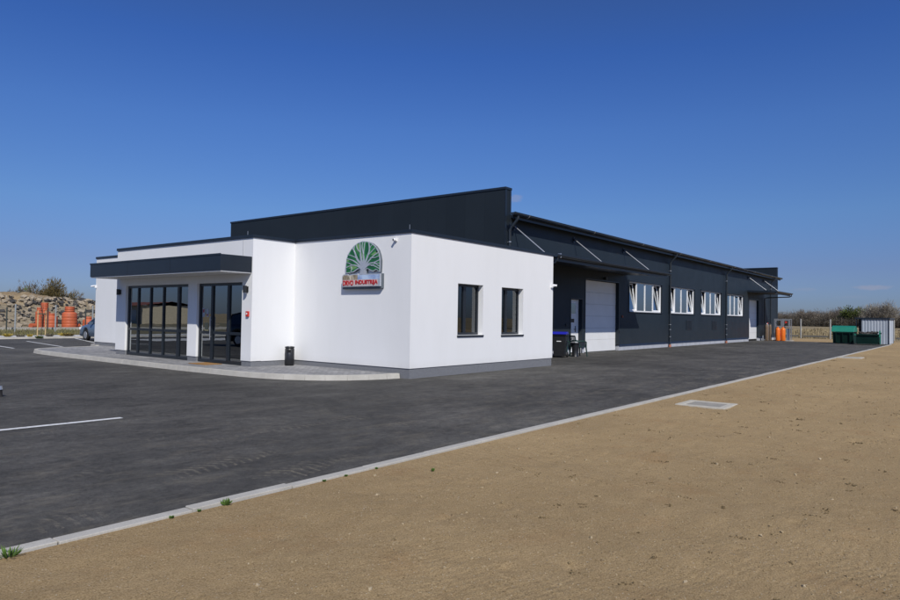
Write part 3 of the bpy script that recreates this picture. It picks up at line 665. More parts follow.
# ------------------------------------------------------------------ sign on the office wall
sg = thing('wall_sign', 'arched green tree emblem with red lettering on the white office wall', 'sign', (12.81, 12.96, 2.3))
sg['_w'] = [12.81, 12.96, 2.3]
YL, YR = 13.70, 12.24      # px 75..465 of the enlarged photograph
def s2(u, v): return (YL + (YR-YL)*(u-75)/390, 3.625 - (v-65)*(3.625-2.33)/(550-65))
def pr(mb, poly, d0, d1): return mb.prism([s2(*p) for p in poly], lambda y, z, d: (12.81-d, y, z), d0, d1)
MSILV = simple('sign_silver', (.50, .53, .58), .35, .3, .5, .06, 6); MSDK = simple('sign_edge', (.10, .12, .14), .5)
arch = [(92, 385), (90, 300), (96, 240), (112, 190), (140, 145), (175, 105), (215, 78), (262, 65), (312, 72), (355, 92), (392, 125), (418, 165), (434, 215), (443, 270), (443, 330), (440, 385),
        (405, 362), (372, 378), (340, 362), (315, 345), (300, 362), (306, 400), (316, 412), (232, 412), (243, 380), (240, 345), (215, 350), (175, 378), (130, 385)]
pr(MB(), arch, .06, .075).build('tree_silhouette', MSILV, sg)
pr(MB(), [(u+3, v+2) for u, v in arch], .0, .059).build('arch_body', MSDK, sg)
G = {'d': simple('sign_dark_green', (.012, .11, .04), .4), 'm': simple('sign_mid_green', (.03, .20, .06), .4), 'l': simple('sign_light_green', (.17, .33, .12), .4), 'n': simple('sign_navy', (.03, .045, .08), .4)}
arch_in = [(100, 378), (98, 302), (103, 244), (119, 194), (146, 150), (180, 112), (218, 86), (262, 73), (311, 80), (351, 99), (386, 130), (411, 169), (427, 217), (435, 271), (435, 330), (433, 374), (405, 352), (372, 368), (340, 352), (300, 330), (244, 330), (212, 340), (172, 368), (130, 376)]
pr(MB(), arch_in, .076, .079).build('leaf_field', G['m'], sg)
patches = [('d', [(262, 300), (215, 262), (190, 190), (215, 195), (250, 250)]), ('l', [(240, 190), (205, 160), (200, 95), (225, 88), (242, 120)]), ('d', [(290, 200), (300, 90), (325, 92), (330, 150), (315, 200)]), ('d', [(285, 310), (300, 270), (345, 215), (362, 210), (330, 268)]),
 ('d', [(105, 240), (115, 200), (165, 235), (200, 250), (160, 250)]), ('l', [(225, 306), (165, 300), (125, 335), (150, 358), (205, 335)]), ('d', [(100, 372), (100, 340), (140, 340), (155, 362)]), ('d', [(190, 292), (110, 300), (105, 285), (150, 262)]), ('l', [(118, 268), (102, 262), (104, 240), (130, 250)]),
 ('d', [(330, 290), (400, 225), (430, 240), (430, 262), (385, 285)]), ('l', [(345, 215), (385, 185), (418, 178), (428, 205), (390, 215)]), ('d', [(310, 330), (335, 318), (390, 330), (385, 362), (350, 352)]), ('n', [(228, 84), (245, 78), (244, 112), (236, 116)]), ('n', [(395, 150), (412, 172), (420, 196), (402, 186)]), ('d', [(160, 135), (180, 170), (188, 240), (150, 205), (135, 170)]), ('l', [(258, 240), (262, 160), (274, 175), (272, 240)]), ('n', [(325, 84), (346, 98), (338, 118), (326, 112)])]
for k_, p_ in patches: pr(MB(), p_, .0792, .0812).build('leaf_panel', G[k_], sg)
RB = [.0815]
def ribbon(pts, w0, w1):
    RB[0] += .0004
    P_ = [Vector(p) for p in smooth_line(pts, 5)]; L_ = []; R2 = []
    for i, p in enumerate(P_):
        t = (P_[min(i+1, len(P_)-1)]-P_[max(i-1, 0)]).normalized(); n_ = Vector((-t.y, t.x)); w_ = (w0+(w1-w0)*i/(len(P_)-1))/2; L_.append(p+n_*w_); R2.append(p-n_*w_)
    mb = MB()
    for i in range(len(P_)-1): pr(mb, [tuple(L_[i]), tuple(L_[i+1]), tuple(R2[i+1]), tuple(R2[i])], .0813, RB[0]+.005)
    mb.build('branch', MSILV, sg)
for p_, a_, b_ in (([(270, 400), (268, 350), (256, 300), (215, 250), (182, 165), (160, 128)], 34, 7), ([(272, 400), (268, 330), (252, 240), (245, 170), (238, 78)], 30, 6), ([(274, 400), (280, 300), (280, 240), (276, 190), (290, 74)], 26, 6), ([(276, 400), (290, 310), (318, 225), (336, 160), (328, 84)], 24, 7),
    ([(282, 360), (320, 285), (375, 225), (428, 190)], 18, 7), ([(262, 345), (225, 300), (165, 255), (102, 234)], 18, 6), ([(262, 352), (220, 318), (165, 305), (98, 328)], 15, 6), ([(284, 352), (330, 300), (385, 288), (436, 266)], 15, 7), ([(290, 345), (335, 312), (385, 322), (436, 352)], 12, 6),
    ([(208, 235), (150, 205), (112, 196)], 8, 5), ([(322, 215), (368, 168), (402, 132)], 9, 6), ([(338, 150), (352, 122), (368, 108)], 7, 5), ([(246, 180), (212, 140), (200, 92)], 8, 5), ([(277, 200), (262, 130), (268, 72)], 8, 5), ([(385, 288), (415, 312), (436, 330)], 8, 5), ([(165, 305), (125, 282), (100, 276)], 7, 5), ([(150, 320), (158, 345), (150, 372)], 7, 5), ([(190, 190), (178, 150), (185, 108)], 7, 5), ([(360, 322), (398, 300), (436, 300)], 7, 5), ([(345, 240), (395, 240), (432, 226)], 8, 5)):
    ribbon(p_, a_*.95, b_*1.2)
pr(MB(), [(75, 415), (90, 400), (130, 398), (140, 408), (180, 400), (230, 398), (240, 410), (300, 400), (455, 402), (462, 402), (462, 528), (75, 528)], .10, .14).build('name_plate', MSILV, sg)
pr(MB(), [(75, 408), (464, 400), (464, 545), (448, 552), (70, 552)], .0, .099).build('plate_box', MSDK, sg)
m = Mat('plate_picture_logs', rough=.4).geo(); m.color(m.ramp(m.vor(13, m.map((1, 1, .35))), [(.1, (.42, .32, .20)), (.5, (.20, .17, .12)), (.8, (.62, .55, .42))])); 
pr(MB(), [(80, 420), (92, 410), (130, 408), (150, 414), (200, 408), (236, 412), (236, 457), (80, 457)], .141, .144).build('picture_strip', m.m, sg)
m = Mat('plate_picture_sky', rough=.4).geo(); m.color(m.ramp(m.noise(3, 3), [(.35, (.20, .28, .52)), (.6, (.50, .62, .80))]))
pr(MB(), [(237, 412), (455, 410), (455, 457), (237, 457)], .141, .144).build('picture_strip', m.m, sg)
def text(body, name, y, z, size, X, mat, parent, sx=1, ext=.004, offs=0):
    cu = D.curves.new(name, 'FONT'); cu.body = body; cu.size = size; cu.extrude = ext; cu.offset = offs; cu.align_x = 'LEFT'
    o = D.objects.new('tmp', cu); COL.objects.link(o); dg = bpy.context.evaluated_depsgraph_get(); dg.update()
    me = D.meshes.new_from_object(o.evaluated_get(dg)); D.objects.remove(o)
    xs_ = [v.co.x for v in me.vertices]; ys_ = [v.co.y for v in me.vertices]; x0 = min(xs_); w0 = max(xs_)-x0; y0 = min(ys_); h0 = max(ys_)-y0
    p = Vector(parent['_w'])
    for v in me.vertices:
        u = (v.co.x-x0)/w0*sx; h = (v.co.y-y0)/h0*size; v.co = Vector((X - v.co.z, y-u, z+h)) - p
    me.materials.clear(); me.materials.append(mat); o = D.objects.new(name, me); COL.objects.link(o); o.parent = parent; return o
MLRED = simple('letter_red', (.50, .02, .025), .35, 0, .5, .1, 5); MLWH = simple('letter_white', (.78, .78, .78), .5)
ya, za = s2(86, 516); yb, _ = s2(196, 516); yc, _ = s2(214, 516); yd, _ = s2(440, 516); _, zt = s2(80, 462)
pr(MB(), [(80, 458), (440, 458), (440, 520), (80, 520)], .141, .143).build('letter_field', simple('letter_field', (.62, .52, .50), .5), sg)
text('DRVO', 'lettering', ya, za, zt-za, 12.81-.150, MLRED, sg, ya-yb, .003, .006)
text('INDUSTRIJA', 'lettering', yc, za, zt-za, 12.81-.150, MLRED, sg, yc-yd, .003, .006)

# ------------------------------------------------------------------ small things on the walls
def camera_thing(label, base, d, group='security cameras on the walls'):
    o = thing('security_camera', label, 'camera', base, 0, group); o['_w'] = [float(v) for v in base]
    b = Vector(base); d = Vector(d).normalized(); n_ = Vector(base)*0
    MB().obox(b, (.035, 0, 0) if abs(d.x) < .9 else (0, .045, 0), (0, .035, 0) if abs(d.x) < .9 else (.02, 0, 0), (0, 0, .06)).build('mount', MPVC, o)
    e_ = b + Vector((d.x, d.y, 0))*.08 + Vector((0, 0, -.02)); MB().tube([b, e_], .015, 8).build('arm', MPVC, o)
    s_ = d.cross(Vector((0, 0, 1))).normalized(); c_ = e_ + Vector((0, 0, .04)); MB().tube([c_-s_*.02 - d*.06, c_ + d*.10], [.032, .036], 12).build('camera_body', MPVC, o)
    MB().tube([c_+d*.10, c_+d*.106], .029, 12).build('lens', MBLK, o); return o
camera_thing('white camera on the left end of the office front wing', (13.66, 30.7, 2.72), (-1, .9, -.25))
camera_thing('white camera near the right corner of the windowed side wall', (20.02, 11.27, 2.72), (.3, -1, -.15))
o = wthing('security_camera', 'small white camera above the tree sign near the wall corner', 'camera', (12.80, 11.83, 3.60), 'security cameras on the walls')
MB().box(12.765, 12.808, 11.79, 11.87, 3.56, 3.64).build('mount', MPVC, o); MB().tube([(12.765, 11.83, 3.60), (12.70, 11.84, 3.59)], .035, 12).build('camera_body', MPVC, o); MB().tube([(12.70, 11.84, 3.59), (12.695, 11.841, 3.589)], .024, 12).build('lens', MBLK, o)
def wall_lamp(label, y):
    o = thing('wall_lamp', label, 'lamp', (11.32, y, 2.3), 0, 'black wall lamps beside the entrance glazing'); o['_w'] = [11.32, y, 2.3]
    MB().box(11.295, 11.319, y-.05, y+.05, 2.22, 2.38).build('back_plate', MBLK, o)
    MB().tube([(11.235, y, 2.20), (11.235, y, 2.40)], .055, 14).build('lamp_body', MBLK, o)
    MB().tube([(11.235, y, 2.192), (11.235, y, 2.199)], .045, 14).build('lens', MPVC, o)
wall_lamp('black cylinder lamp on the pier right of the glass door', 16.12)
wall_lamp('black cylinder lamp on the leftmost pier by the five-light window', 23.52)
o = wthing('alarm_box', 'small red alarm box on the pier right of the glass door', 'alarm box', (11.32, 16.06, 1.6))
MB().box(11.27, 11.318, 16.0, 16.12, 1.53, 1.68).build('box', MRED, o, bevel=.006); MB().tube([(11.262, 16.06, 1.61), (11.272, 16.06, 1.61)], .028, 12).build('button', MPVC, o)
# litter bin
o = wthing('litter_bin', 'slim black cylindrical litter bin standing at the white wall corner', 'bin', (12.45, 15.62, .127))
MB().lathe([(.0, .0), (.125, 0), (.125, .03), (.135, .04), (.135, .48), (.122, .49), (.122, .505), (.138, .51), (.138, .545), (.1, .55), (.0, .55)], (12.45, 15.62, .129), 28).build('bin_body', MBLK, o)
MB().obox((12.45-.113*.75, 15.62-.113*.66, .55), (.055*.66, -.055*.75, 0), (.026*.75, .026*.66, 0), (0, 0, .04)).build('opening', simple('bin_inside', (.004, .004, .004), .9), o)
MB().lathe([(.08, 0), (.09, .010), (.02, .012)], (12.45, 15.62, .679), 20).build('ash_tray', MGALV, o)
o = MB().box(-.42, .42, -.28, .28, 0, .018).build('door_mat', simple('coir', (.30, .17, .07), .95, 0, .1, .35, 60), None, bevel=.004); o.location = (10.98, 17.6, .128); o.rotation_euler = (0, 0, math.radians(90))
tag(o, 'brown coir doormat lying before the glass entrance door', 'doormat')
# wheelie bin
def wheelie():
    o = thing('wheelie_bin', 'black wheelie bin with blue lid beside the white office corner', 'bin', (24.72, 13.50, 0.008), math.radians(200))
    w0, w1 = .22, .28; mb = MB()
    z0, z1 = .06, .94
    v = [(-.22,-w0,z0),(.24,-w0,z0),(.24,w0,z0),(-.22,w0,z0),(-.30,-w1,z1),(.34,-w1,z1),(.34,w1,z1),(-.30,w1,z1)]
    mb.add(v, [(0,3,2,1),(4,5,6,7),(0,1,5,4),(1,2,6,5),(2,3,7,6),(3,0,4,7)]); mb.box(-.325, .365, -.305, .305, .90, .95); mb.build('bin_body', MBLK, o, bevel=.012)
    mb = MB(); mb.prism([(-.34, .955), (.40, .955), (.41, 1.0), (.28, 1.05), (-.1, 1.065), (-.36, 1.01)], lambda u, v, d: (u, d, v), -.31, .31); mb.build('lid', MBLUE, o, bevel=.015)
    MB().tube([(-.36, -.22, .98), (-.42, -.2, .99), (-.42, .2, .99), (-.36, .22, .98)], .016, 8).build('handle', MBLK, o)
    for y in (-.27, .27): MB().tube([(-.24, y-.03, .11), (-.24, y+.03, .11)], .105, 18).build('wheel', MRUB, o)
    MB().box(.318, .325, -.09, .09, .66, .69).build('label_plate', MPVC, o); return o
wheelie()
# plastic armchair
def chair(loc, rz, label):
    o = thing('armchair', label, 'chair', loc, rz, 'dark green plastic armchairs by the warehouse door')
    mb = MB(); mb.box(-.22, .22, -.22, .22, .40, .425); mb.build('seat', MCHAIR, o, bevel=.01)
    mb = MB(); 
    for y in (-.20, .20): mb.obox((-.27, y, .63), (.016, 0, 0), (0, .03, 0), (-.045, 0, .22))
    for y in (-.11, -.04, .04, .11): mb.obox((-.27, y, .63), (.008, 0, 0), (0, .02, 0), (-.04, 0, .19))
    mb.obox((-.318, 0, .86), (.016, 0, -.002), (0, .22, 0), (-.006, 0, .035)); mb.obox((-.225, 0, .44), (.014, 0, 0), (0, .2, 0), (0, 0, .025)); mb.build('backrest', MCHAIR, o, bevel=.006)
    for y in (-1, 1):
        MB().tube([(-.27, y*.24, .63), (-.1, y*.275, .655), (.12, y*.275, .655), (.22, y*.26, .62)], [.024, .034, .034, .026], 8).build('armrest', MCHAIR, o)
        MB().tube([(.22, y*.26, .63), (.235, y*.235, .40), (.27, y*.27, .0)], [.03, .034, .024], 8).build('leg', MCHAIR, o)
        MB().tube([(-.235, y*.21, .42), (-.30, y*.24, .0)], [.034, .024], 8).build('leg', MCHAIR, o)
    return o
chair((26.08, 13.36, .008), math.radians(-28), 'dark green plastic armchair before the white side door, nearest the garage door')
chair((25.35, 13.72, .008), math.radians(-75), 'dark green plastic armchair close beside the blue-lidded bin')
o = thing('side_table', 'small round black table between the two dark green chairs', 'table', (25.65, 13.28, .008))
MB().lathe([(0, .56), (.21, .56), (.22, .57), (.21, .59), (0, .59)], (0, 0, 0), 20).build('table_top', MBLK, o); MB().lathe([(.14, 0), (.12, .02), (.14, .3), (.17, .56)], (0, 0, 0), 18).build('pedestal', MBLK, o)
o = thing('paper_cup', 'pale ashtray standing on the small black table', 'ashtray', (25.63, 13.26, .598)); MB().lathe([(0, 0), (.07, 0), (.08, .05), (.07, .05), (.06, .01), (0, .01)], (0, 0, 0), 14).build('bowl', simple('pale_glass', (.45, .47, .47), .2), o); o.name = 'ashtray'

# ------------------------------------------------------------------ gas cylinders and rack
def cyl(name, label, loc, h, r, mat, cap, group):
    o = thing(name, label, 'gas cylinder', loc, 0, group)
    MB().lathe([(0, 0), (r*.93, 0), (r, .03), (r, h*.80), (r*.9, h*.86), (r*.6, h*.91), (r*.3, h*.93)], (0, 0, 0), 20).build('bottle', mat, o)
    MB().lathe([(r*.32, h*.93), (r*.36, h*.935), (r*.38, h*.99), (r*.2, h), (0, h)], (0, 0, 0), 14).build('valve_cap', cap, o); return o
MOR = simple('orange_paint', (.80, .17, .015), .4, 0, .5, .08, 6); MBR = simple('brown_paint', (.16, .11, .07), .55, 0, .4, .15, 8); MGR = simple('grey_paint', (.12, .14, .16), .5)
gg = 'gas cylinders by the far garage door'
cyl('gas_cylinder', 'tall dull brown gas cylinder left of the others', (62.15, 13.95, .008), 1.5, .15, MBR, MGALV, gg)
cyl('gas_cylinder', 'dark grey gas cylinder with red cap', (62.75, 14.02, .008), 1.55, .115, MGR, MRED, gg)
cyl('gas_cylinder', 'slim brown gas cylinder directly left of the orange pair', (63.2, 13.92, .008), 1.5, .115, MBR, MBLK, gg)
cyl('gas_cylinder', 'left one of the two orange gas cylinders', (62.9, 13.24, .02), 1.2, .185, MOR, MOR, gg)
cyl('gas_cylinder', 'right one of the two orange gas cylinders', (63.05, 12.86, .02), 1.2, .185, MOR, MOR, gg)
o = wthing('gas_rack', 'galvanised steel rack with framed panels above orange gas cylinders', 'rack', (63.6, 12.95, 0))
mb = MB()
for y in (12.38, 12.98, 13.60):
    for x in (63.35, 63.95): mb.box(x-.025, x+.025, y-.025, y+.025, .01, 1.92)
for z in (1.18, 1.87):
    for x in (63.35, 63.95): mb.box(x-.02, x+.02, 12.405, 13.575, z, z+.04)
    for y in (12.38, 13.60): mb.box(63.375, 63.925, y-.02, y+.02, z, z+.04)
mb.build('frame', MGALV, o)
mb = MB()
for a, b in ((12.42, 12.94), (13.02, 13.56)):
    mb.box(63.30, 63.32, a, a+.07, 1.24, 1.84); mb.box(63.30, 63.32, b-.07, b, 1.24, 1.84); mb.box(63.30, 63.32, a+.07, b-.07, 1.24, 1.31); mb.box(63.30, 63.32, a+.07, b-.07, 1.77, 1.84)
mb.build_split('panel_frame', MGALV, o)
MB().tube([(63.27, 12.68, 1.62), (63.31, 12.68, 1.62)], .09, 14).build('gauge', MRED, o)
mb = MB(); mb.tube([(63.3, 13.1, 1.5), (63.3, 13.25, 1.62), (63.3, 13.4, 1.45), (63.3, 13.48, 1.6)], .022, 6); mb.tube([(63.3, 12.5, 1.4), (63.3, 12.66, 1.5), (63.3, 12.82, 1.35), (63.3, 12.7, 1.1)], .02, 6); mb.build_split('hose', MBLK, o)
MB().box(63.4, 63.62, 12.46, 12.66, .02, 1.1).build('regulator_box', simple('blue_grey_paint', (.13, .18, .26), .5), o)
MB().box(63.1, 64.1, 12.2, 13.7, .009, .06).build('base_plate', MCONC, o)
o = MB().tube([(0, 0, 0), (0, 0, .45)], .05, 10).build('bollard', MGALV); o.location = (62.1, 14.25, .008); tag(o, 'short grey steel post beside the far garage door', 'post')

# ------------------------------------------------------------------ skips and shed
MSK = simple('skip_dark_green', (.003, .026, .021), .6, 0, .25, .2, 2); MSKL = simple('skip_lid_green', (.012, .19, .13), .5, 0, .4, .12, 2); MSKR = simple('skip_bright_green', (.02, .22, .15), .5)
o = wthing('waste_skip', 'dark green waste skip with bright green closed lid', 'skip', (60.9, 8.05, 0), 'green waste skips beside the metal shed')
mb = MB(); y0, y1 = 7.32, 8.74
mb.prism([(60.62, .06), (62.0, .06), (62.15, .93), (60.38, .93)], lambda u, v, d: (u, d, v), y0, y1)
for y in (7.55, 8.05, 8.5): mb.obox((60.46, y, .5), (.03, 0, 0), (0, .03, 0), (-.10, 0, .38))
mb.box(60.33, 60.40, y0-.03, y1+.03, .86, .94); mb.build('skip_body', MSK, o)
MB().prism([(60.32, .95), (62.2, .95), (62.12, 1.15), (61.5, 1.40), (61.05, 1.42), (60.62, 1.32)], lambda u, v, d: (u, d, v), y0-.07, y1+.08).build('lid', MSKL, o, bevel=.02)
for y in (7.5, 8.55):
    for x in (60.8, 61.8): MB().tube([(x, y-.03, .06), (x, y+.03, .06)], .05, 10).build('castor', MRUB, o)
MB().box(60.9, 61.1, y0-.14, y0-.001, .7, .78).build('lifting_lug', MSKR, o); MB().box(60.9, 61.1, y1+.001, y1+.14, .7, .78).build('lifting_lug', MSKR, o)
o = wthing('waste_skip', 'open dark green skip heaped with dark rubble', 'skip', (59.3, 6.2, 0), 'green waste skips beside the metal shed')
mb = MB(); y0, y1 = 5.48, 6.92
facade(mb, 0, 58.72, 58.77, y0, y1, .08, .82, []); mb.v = [(x+(.0 if z > .5 else .16), y, z) for x, y, z in mb.v]
mb.box(60.2, 60.25, y0, y1, .08, .82); mb.box(58.9, 60.2, y0, y0+.04, .08, .82); mb.box(58.9, 60.2, y1-.04, y1, .08, .82); mb.box(58.88, 60.2, y0, y1, .08, .12); mb.box(58.66, 58.74, y0-.02, y1+.02, .76, .83); mb.build('skip_body', MSK, o)
mb = MB(); mb.box(58.78, 59.3, y0-.06, y0-.01, .62, 1.10); mb.box(58.78, 58.9, y0-.10, y0-.06, .1, .7); mb.build_split('side_lug', MSKR, o)
MB().tube([(59.0, y0-.14, .9), (59.0, y0+.02, .9)], .06, 10).build('lifting_pin', MSK, o)
mb = MB(); gx = 16; vs = []
for i in range(gx+1):
    for j in range(gx+1):
        x = 58.79+1.38*i/gx; y = y0+.06+(y1-y0-.12)*j/gx; h = .76+.16*math.sin(math.pi*j/gx)**.7*math.sin(math.pi*i/gx)**.5+.07*noise.noise(Vector((x*5, y*5, 1))); vs.append((x, y, h))
mb.add(vs, [(i*(gx+1)+j, (i+1)*(gx+1)+j, (i+1)*(gx+1)+j+1, i*(gx+1)+j+1) for i in range(gx) for j in range(gx)])
for k in range(60):
    c_ = Vector((random.uniform(58.85, 60.0), random.uniform(y0+.15, y1-.15), .9+random.uniform(-.06, .07))); r_ = random.uniform(.03, .1)
    a_ = Vector([random.uniform(-1, 1) for _ in range(3)]).normalized(); b_ = a_.orthogonal().normalized(); q_ = a_.cross(b_); mb.obox(c_, a_*r_, b_*r_*.7, q_*r_*.35)
o = mb.build('rubble_heap', simple('dark_rubble', (.06, .055, .05), .9, 0, .2, .5, 8)); tag(o, 'dark rubble heaped inside the open green skip', 'rubble', kind='stuff')
# corrugated shed
MCOR = Mat('pale_corrugated_metal', rough=.45, metal=.0).geo(); MCOR.color(MCOR.ramp(MCOR.noise(.9, 5, .6, MCOR.map((1, 1, .25))), [(.3, (.33, .37, .42)), (.7, (.45, .49, .54))])); MCOR = MCOR.m
sh = wthing('metal_shed', 'pale grey corrugated metal shed with dark flat roof behind the skips', 'shed', (62.25, 5.15, 0))
def corr(axis, c, u0, u1, z0, z1, dirn, pitch=.20, depth=.022):
    mb = MB(); us = []; u = u0
    while u < u1-.01:
        for du, d in ((0, 0), (pitch*.30, 0), (pitch*.42, 1), (pitch*.78, 1), (pitch*.9, 0)): us.append((min(u+du, u1), d*depth*dirn))
        u += pitch
    us.append((u1, 0)); vs = []
    for u, d in us:
        for z in (z0, z1): vs.append((c+d, u, z) if axis == 0 else (u, c+d, z))
    mb.add(vs, [(2*i, 2*i+2, 2*i+3, 2*i+1) for i in range(len(us)-1)]); return mb
corr(0, 62.28, 5.17, 6.98, .02, 2.0, -1).build('front_wall', MCOR, sh, recalc=False); corr(1, 5.17, 62.28, 66.1, .02, 2.0, -1).build('side_wall', MCOR, sh, recalc=False)
corr(1, 7.35, 64.0, 66.1, .02, 2.0, 1).build('side_wall', MCOR, sh, recalc=False); corr(0, 66.1, 5.17, 7.35, .02, 2.0, 1).build('rear_wall', MCOR, sh, recalc=False)
mb = MB(); mb.box(62.22, 66.16, 5.11, 7.42, 2.0, 2.06); mb.box(62.19, 62.23, 5.09, 7.44, 1.97, 2.09); mb.box(62.23, 66.2, 5.07, 5.11, 1.97, 2.09); mb.build('roof', MTRIM, sh)
mb = MB(); 
for x, y in ((62.26, 5.15), (62.26, 7.0), (66.08, 5.15), (66.08, 7.33), (62.26, 7.33)): mb.box(x-.03, x+.03, y-.03, y+.03, .0, 1.99)
mb.build_split('post', MTRIM, sh)
MB().box(62.3, 66.0, 7.0, 7.02, .02, 1.98).build('inner_partition', MTRIM, sh)

# ------------------------------------------------------------------ drain covers in the soil
def drain(loc, w, l, label):
    o = thing('drain_cover', label, 'drain cover', loc, 0, 'concrete framed drains in the soil'); mb = MB(); b = .13
    mb.box(-l/2, l/2, -w/2, -w/2+b, -.08, .035); mb.box(-l/2, l/2, w/2-b, w/2, -.08, .035); mb.box(-l/2, -l/2+b, -w/2+b, w/2-b, -.08, .034); mb.box(l/2-b, l/2, -w/2+b, w/2-b, -.08, .034); mb.build('frame', simple('pale_concrete', (.48, .45, .38), .85, 0, .3, .12, 12), o, bevel=.008)
    mb = MB(); n_ = 12
    for k in range(n_): x = -l/2+b+.02+(l-2*b-.04)*k/(n_-1); mb.box(x-.016, x+.016, -w/2+b, w/2-b, .004, .024)
    mb.box(-l/2+b, l/2-b, -.015, .015, .0, .022)
    mb.build_split('grate', simple('dusty_iron', (.34, .32, .28), .8, 0), o); MB().box(-l/2+b, l/2-b, -w/2+b, w/2-b, -.07, -.005).build('pit', simple('dusty_pit', (.12, .11, .09), .9), o); return o
drain((13.1, 4.0, -.008), .90, .90, 'near pale concrete drain frame with metal grate set in the soil')
drain((35.9, 4.45, .006), .95, 1.2, 'far small pale drain frame in the soil toward the skips')

# ------------------------------------------------------------------ trees and shrubs
def bark(name, c): return simple(name, c, .9, 0, .2, .3, 8)
MBARK = bark('bark', (.10, .08, .06))
def twigmat(name, a, b):
    m = Mat(name, rough=.9, spec=.15).geo(); m.color(m.ramp(m.noise(.9, 4), [(.3, a), (.7, b)])); return m.m
MTW = {'brown': twigmat('brown_twigs', (.135, .112, .088), (.235, .20, .16)), 'olive': twigmat('olive_twigs', (.085, .070, .028), (.17, .125, .05)), 'pale': twigmat('pale_twigs', (.20, .18, .15), (.33, .30, .25)),  # brown and dark twigs paled in colour to imitate haze over the far woodland
       'green': twigmat('young_leaves', (.07, .10, .03), (.14, .17, .05)), 'dark': twigmat('dark_twigs', (.11, .096, .076), (.19, .165, .13)), 'blue': twigmat('far_twigs', (.10, .10, .10), (.16, .15, .14))}
def tree(name, label, loc, h, w, key, n=900, group=None, spiky=.5, leaf=.12, rs=None, trunk=True, base=.12):
    rs = rs or random.Random(hash((round(loc[0]), round(loc[1]))) % 9973)
    o = thing(name, label, 'bush' if 'bush' in name or 'shrub' in name else 'tree', loc, 0, group)
    mb = MB(); tips = []
    stems = 1 if h > 5 else 4
    for s_ in range(stems):
        bx, by = (0, 0) if stems == 1 else (rs.uniform(-.25, .25)*w, rs.uniform(-.25, .25)*w)
        th = h*(.45 if stems == 1 else .3)
        mb.tube([(bx, by, -.1), (bx*1.1+rs.uniform(-.05, .05)*h, by, th*.5), (bx*1.3, by*1.3, th)], [h*.022+.02, h*.017+.015, h*.012+.01], 6)
        for k in range(7):
            a = rs.uniform(0, 6.28); z0 = th*rs.uniform(.5, 1); r_ = w*.5*rs.uniform(.45, .95); z1 = h*rs.uniform(.55, .97) if r_ < w*.38 else h*rs.uniform(.35, .75)
            p0 = (bx*1.2, by*1.2, z0); p1 = (bx+math.cos(a)*r_*.5, by+math.sin(a)*r_*.5, (z0+z1)/2-.03*h); p2 = (bx+math.cos(a)*r_, by+math.sin(a)*r_, z1)
            mb.tube([p0, p1, p2], [h*.010+.008, h*.006+.006, .006], 5, False); tips += [Vector(p1), Vector(p2), (Vector(p1)+Vector(p2))/2]
    mb.build('trunk', MBARK, o)
    mb = MB(); cl = [(t, rs.uniform(.13, .26)*w) for t in tips] + [(Vector((rs.gauss(0, .22)*w, rs.gauss(0, .22)*w, h*rs.uniform(base, .8))), rs.uniform(.14, .25)*w) for _ in range(10)]
    vs = []; fs = []
    for i in range(n):
        c_, r_ = rs.choice(cl); d = Vector((rs.gauss(0, 1), rs.gauss(0, 1), rs.gauss(0, 1))).normalized(); p = c_ + d*r_*rs.random()**.5
        if p.z < 0.02: p.z = abs(p.z)*.5+.02
        up = (Vector((p.x*.35, p.y*.35, h*.35)).normalized() + d*.6).normalized()
        L = leaf*rs.uniform(.6, 1.6)*(1+spiky*2); wd_ = leaf*rs.uniform(.12, .3)/(.4+spiky); sd_ = up.cross(Vector((rs.gauss(0, 1), rs.gauss(0, 1), rs.gauss(0, 1)))).normalized()*wd_
        b = len(vs); vs += [p-sd_, p+sd_, p+up*L*.6+sd_*.7, p+up*L]; fs.append((b, b+1, b+2, b+3))
    mb.add(vs, fs); mb.build('crown', MTW[key], o, recalc=False); return o
def at(px, py, ax, v):
    d = fw + rr*(px-450)/f_ - uu*(py-300)/f_; t = (v-(0, 0, 1.6)[ax])/d[ax]; return Vector((0, 0, 1.6)) + d*t
# far woodland on the right: bare wood with one green tree and one tall pale clump
rw = random.Random(5)
names = ['low brown bare tree in the far woodland', 'bare brown tree of the far woodland skyline']
def wood(px, top, depth, w, key, name, label, n=2600, leaf=.24, spiky=.8):
    P = at(px, 327, 0, depth); tp = at(px, top, 0, depth); return tree(name, label, (P.x, P.y, 0.2), tp.z-.2, w, key, n, 'trees of the far woodland', spiky, leaf, random.Random(int(px*7)), base=.05)
prof = [(735, 315), (760, 314), (785, 314.5), (800, 312.5), (806, 310.5), (812, 313), (820, 313), (826, 314), (834, 311.5), (842, 310.5), (860, 311), (868, 310.5), (905, 318), (915, 317), (925, 316), (940, 315), (960, 316), (985, 314)]
k = 0
MISC = 'bare brown tree in the far woodland, part of its even skyline'
for (a, ta), (b, tb_) in zip(prof[:-1], prof[1:]):
    q = a
    while q < b:
        t_ = (q-a)/(b-a); wood(q+rw.uniform(-1, 1), ta+(tb_-ta)*t_+rw.uniform(-.8, 1.2), 275+rw.uniform(-12, 25), rw.uniform(6, 8.5), rw.choice(['brown', 'brown', 'dark']), 'bare_tree', MISC); q += 5.0
for px in range(730, 990, 9): wood(px, 318.5+rw.uniform(-1, 1.5), 262, 8.5, 'dark', 'bare_tree', MISC, 2200)
wood(850.5, 308.3, 262, 8.0, 'green', 'broadleaf_tree', 'yellow-green tree standing out in the far brown woodland', 3400, .32, .3)
for i, (px, tp_, lb) in enumerate(((876, 303.6, 'left'), (882, 302.6, 'middle'), (888, 304.6, 'right'))): wood(px, tp_, 258, 7.5, 'pale', 'bare_tree', f'tall pale bare tree over the shed roof, {lb} one of three', 4600, .24, .9)
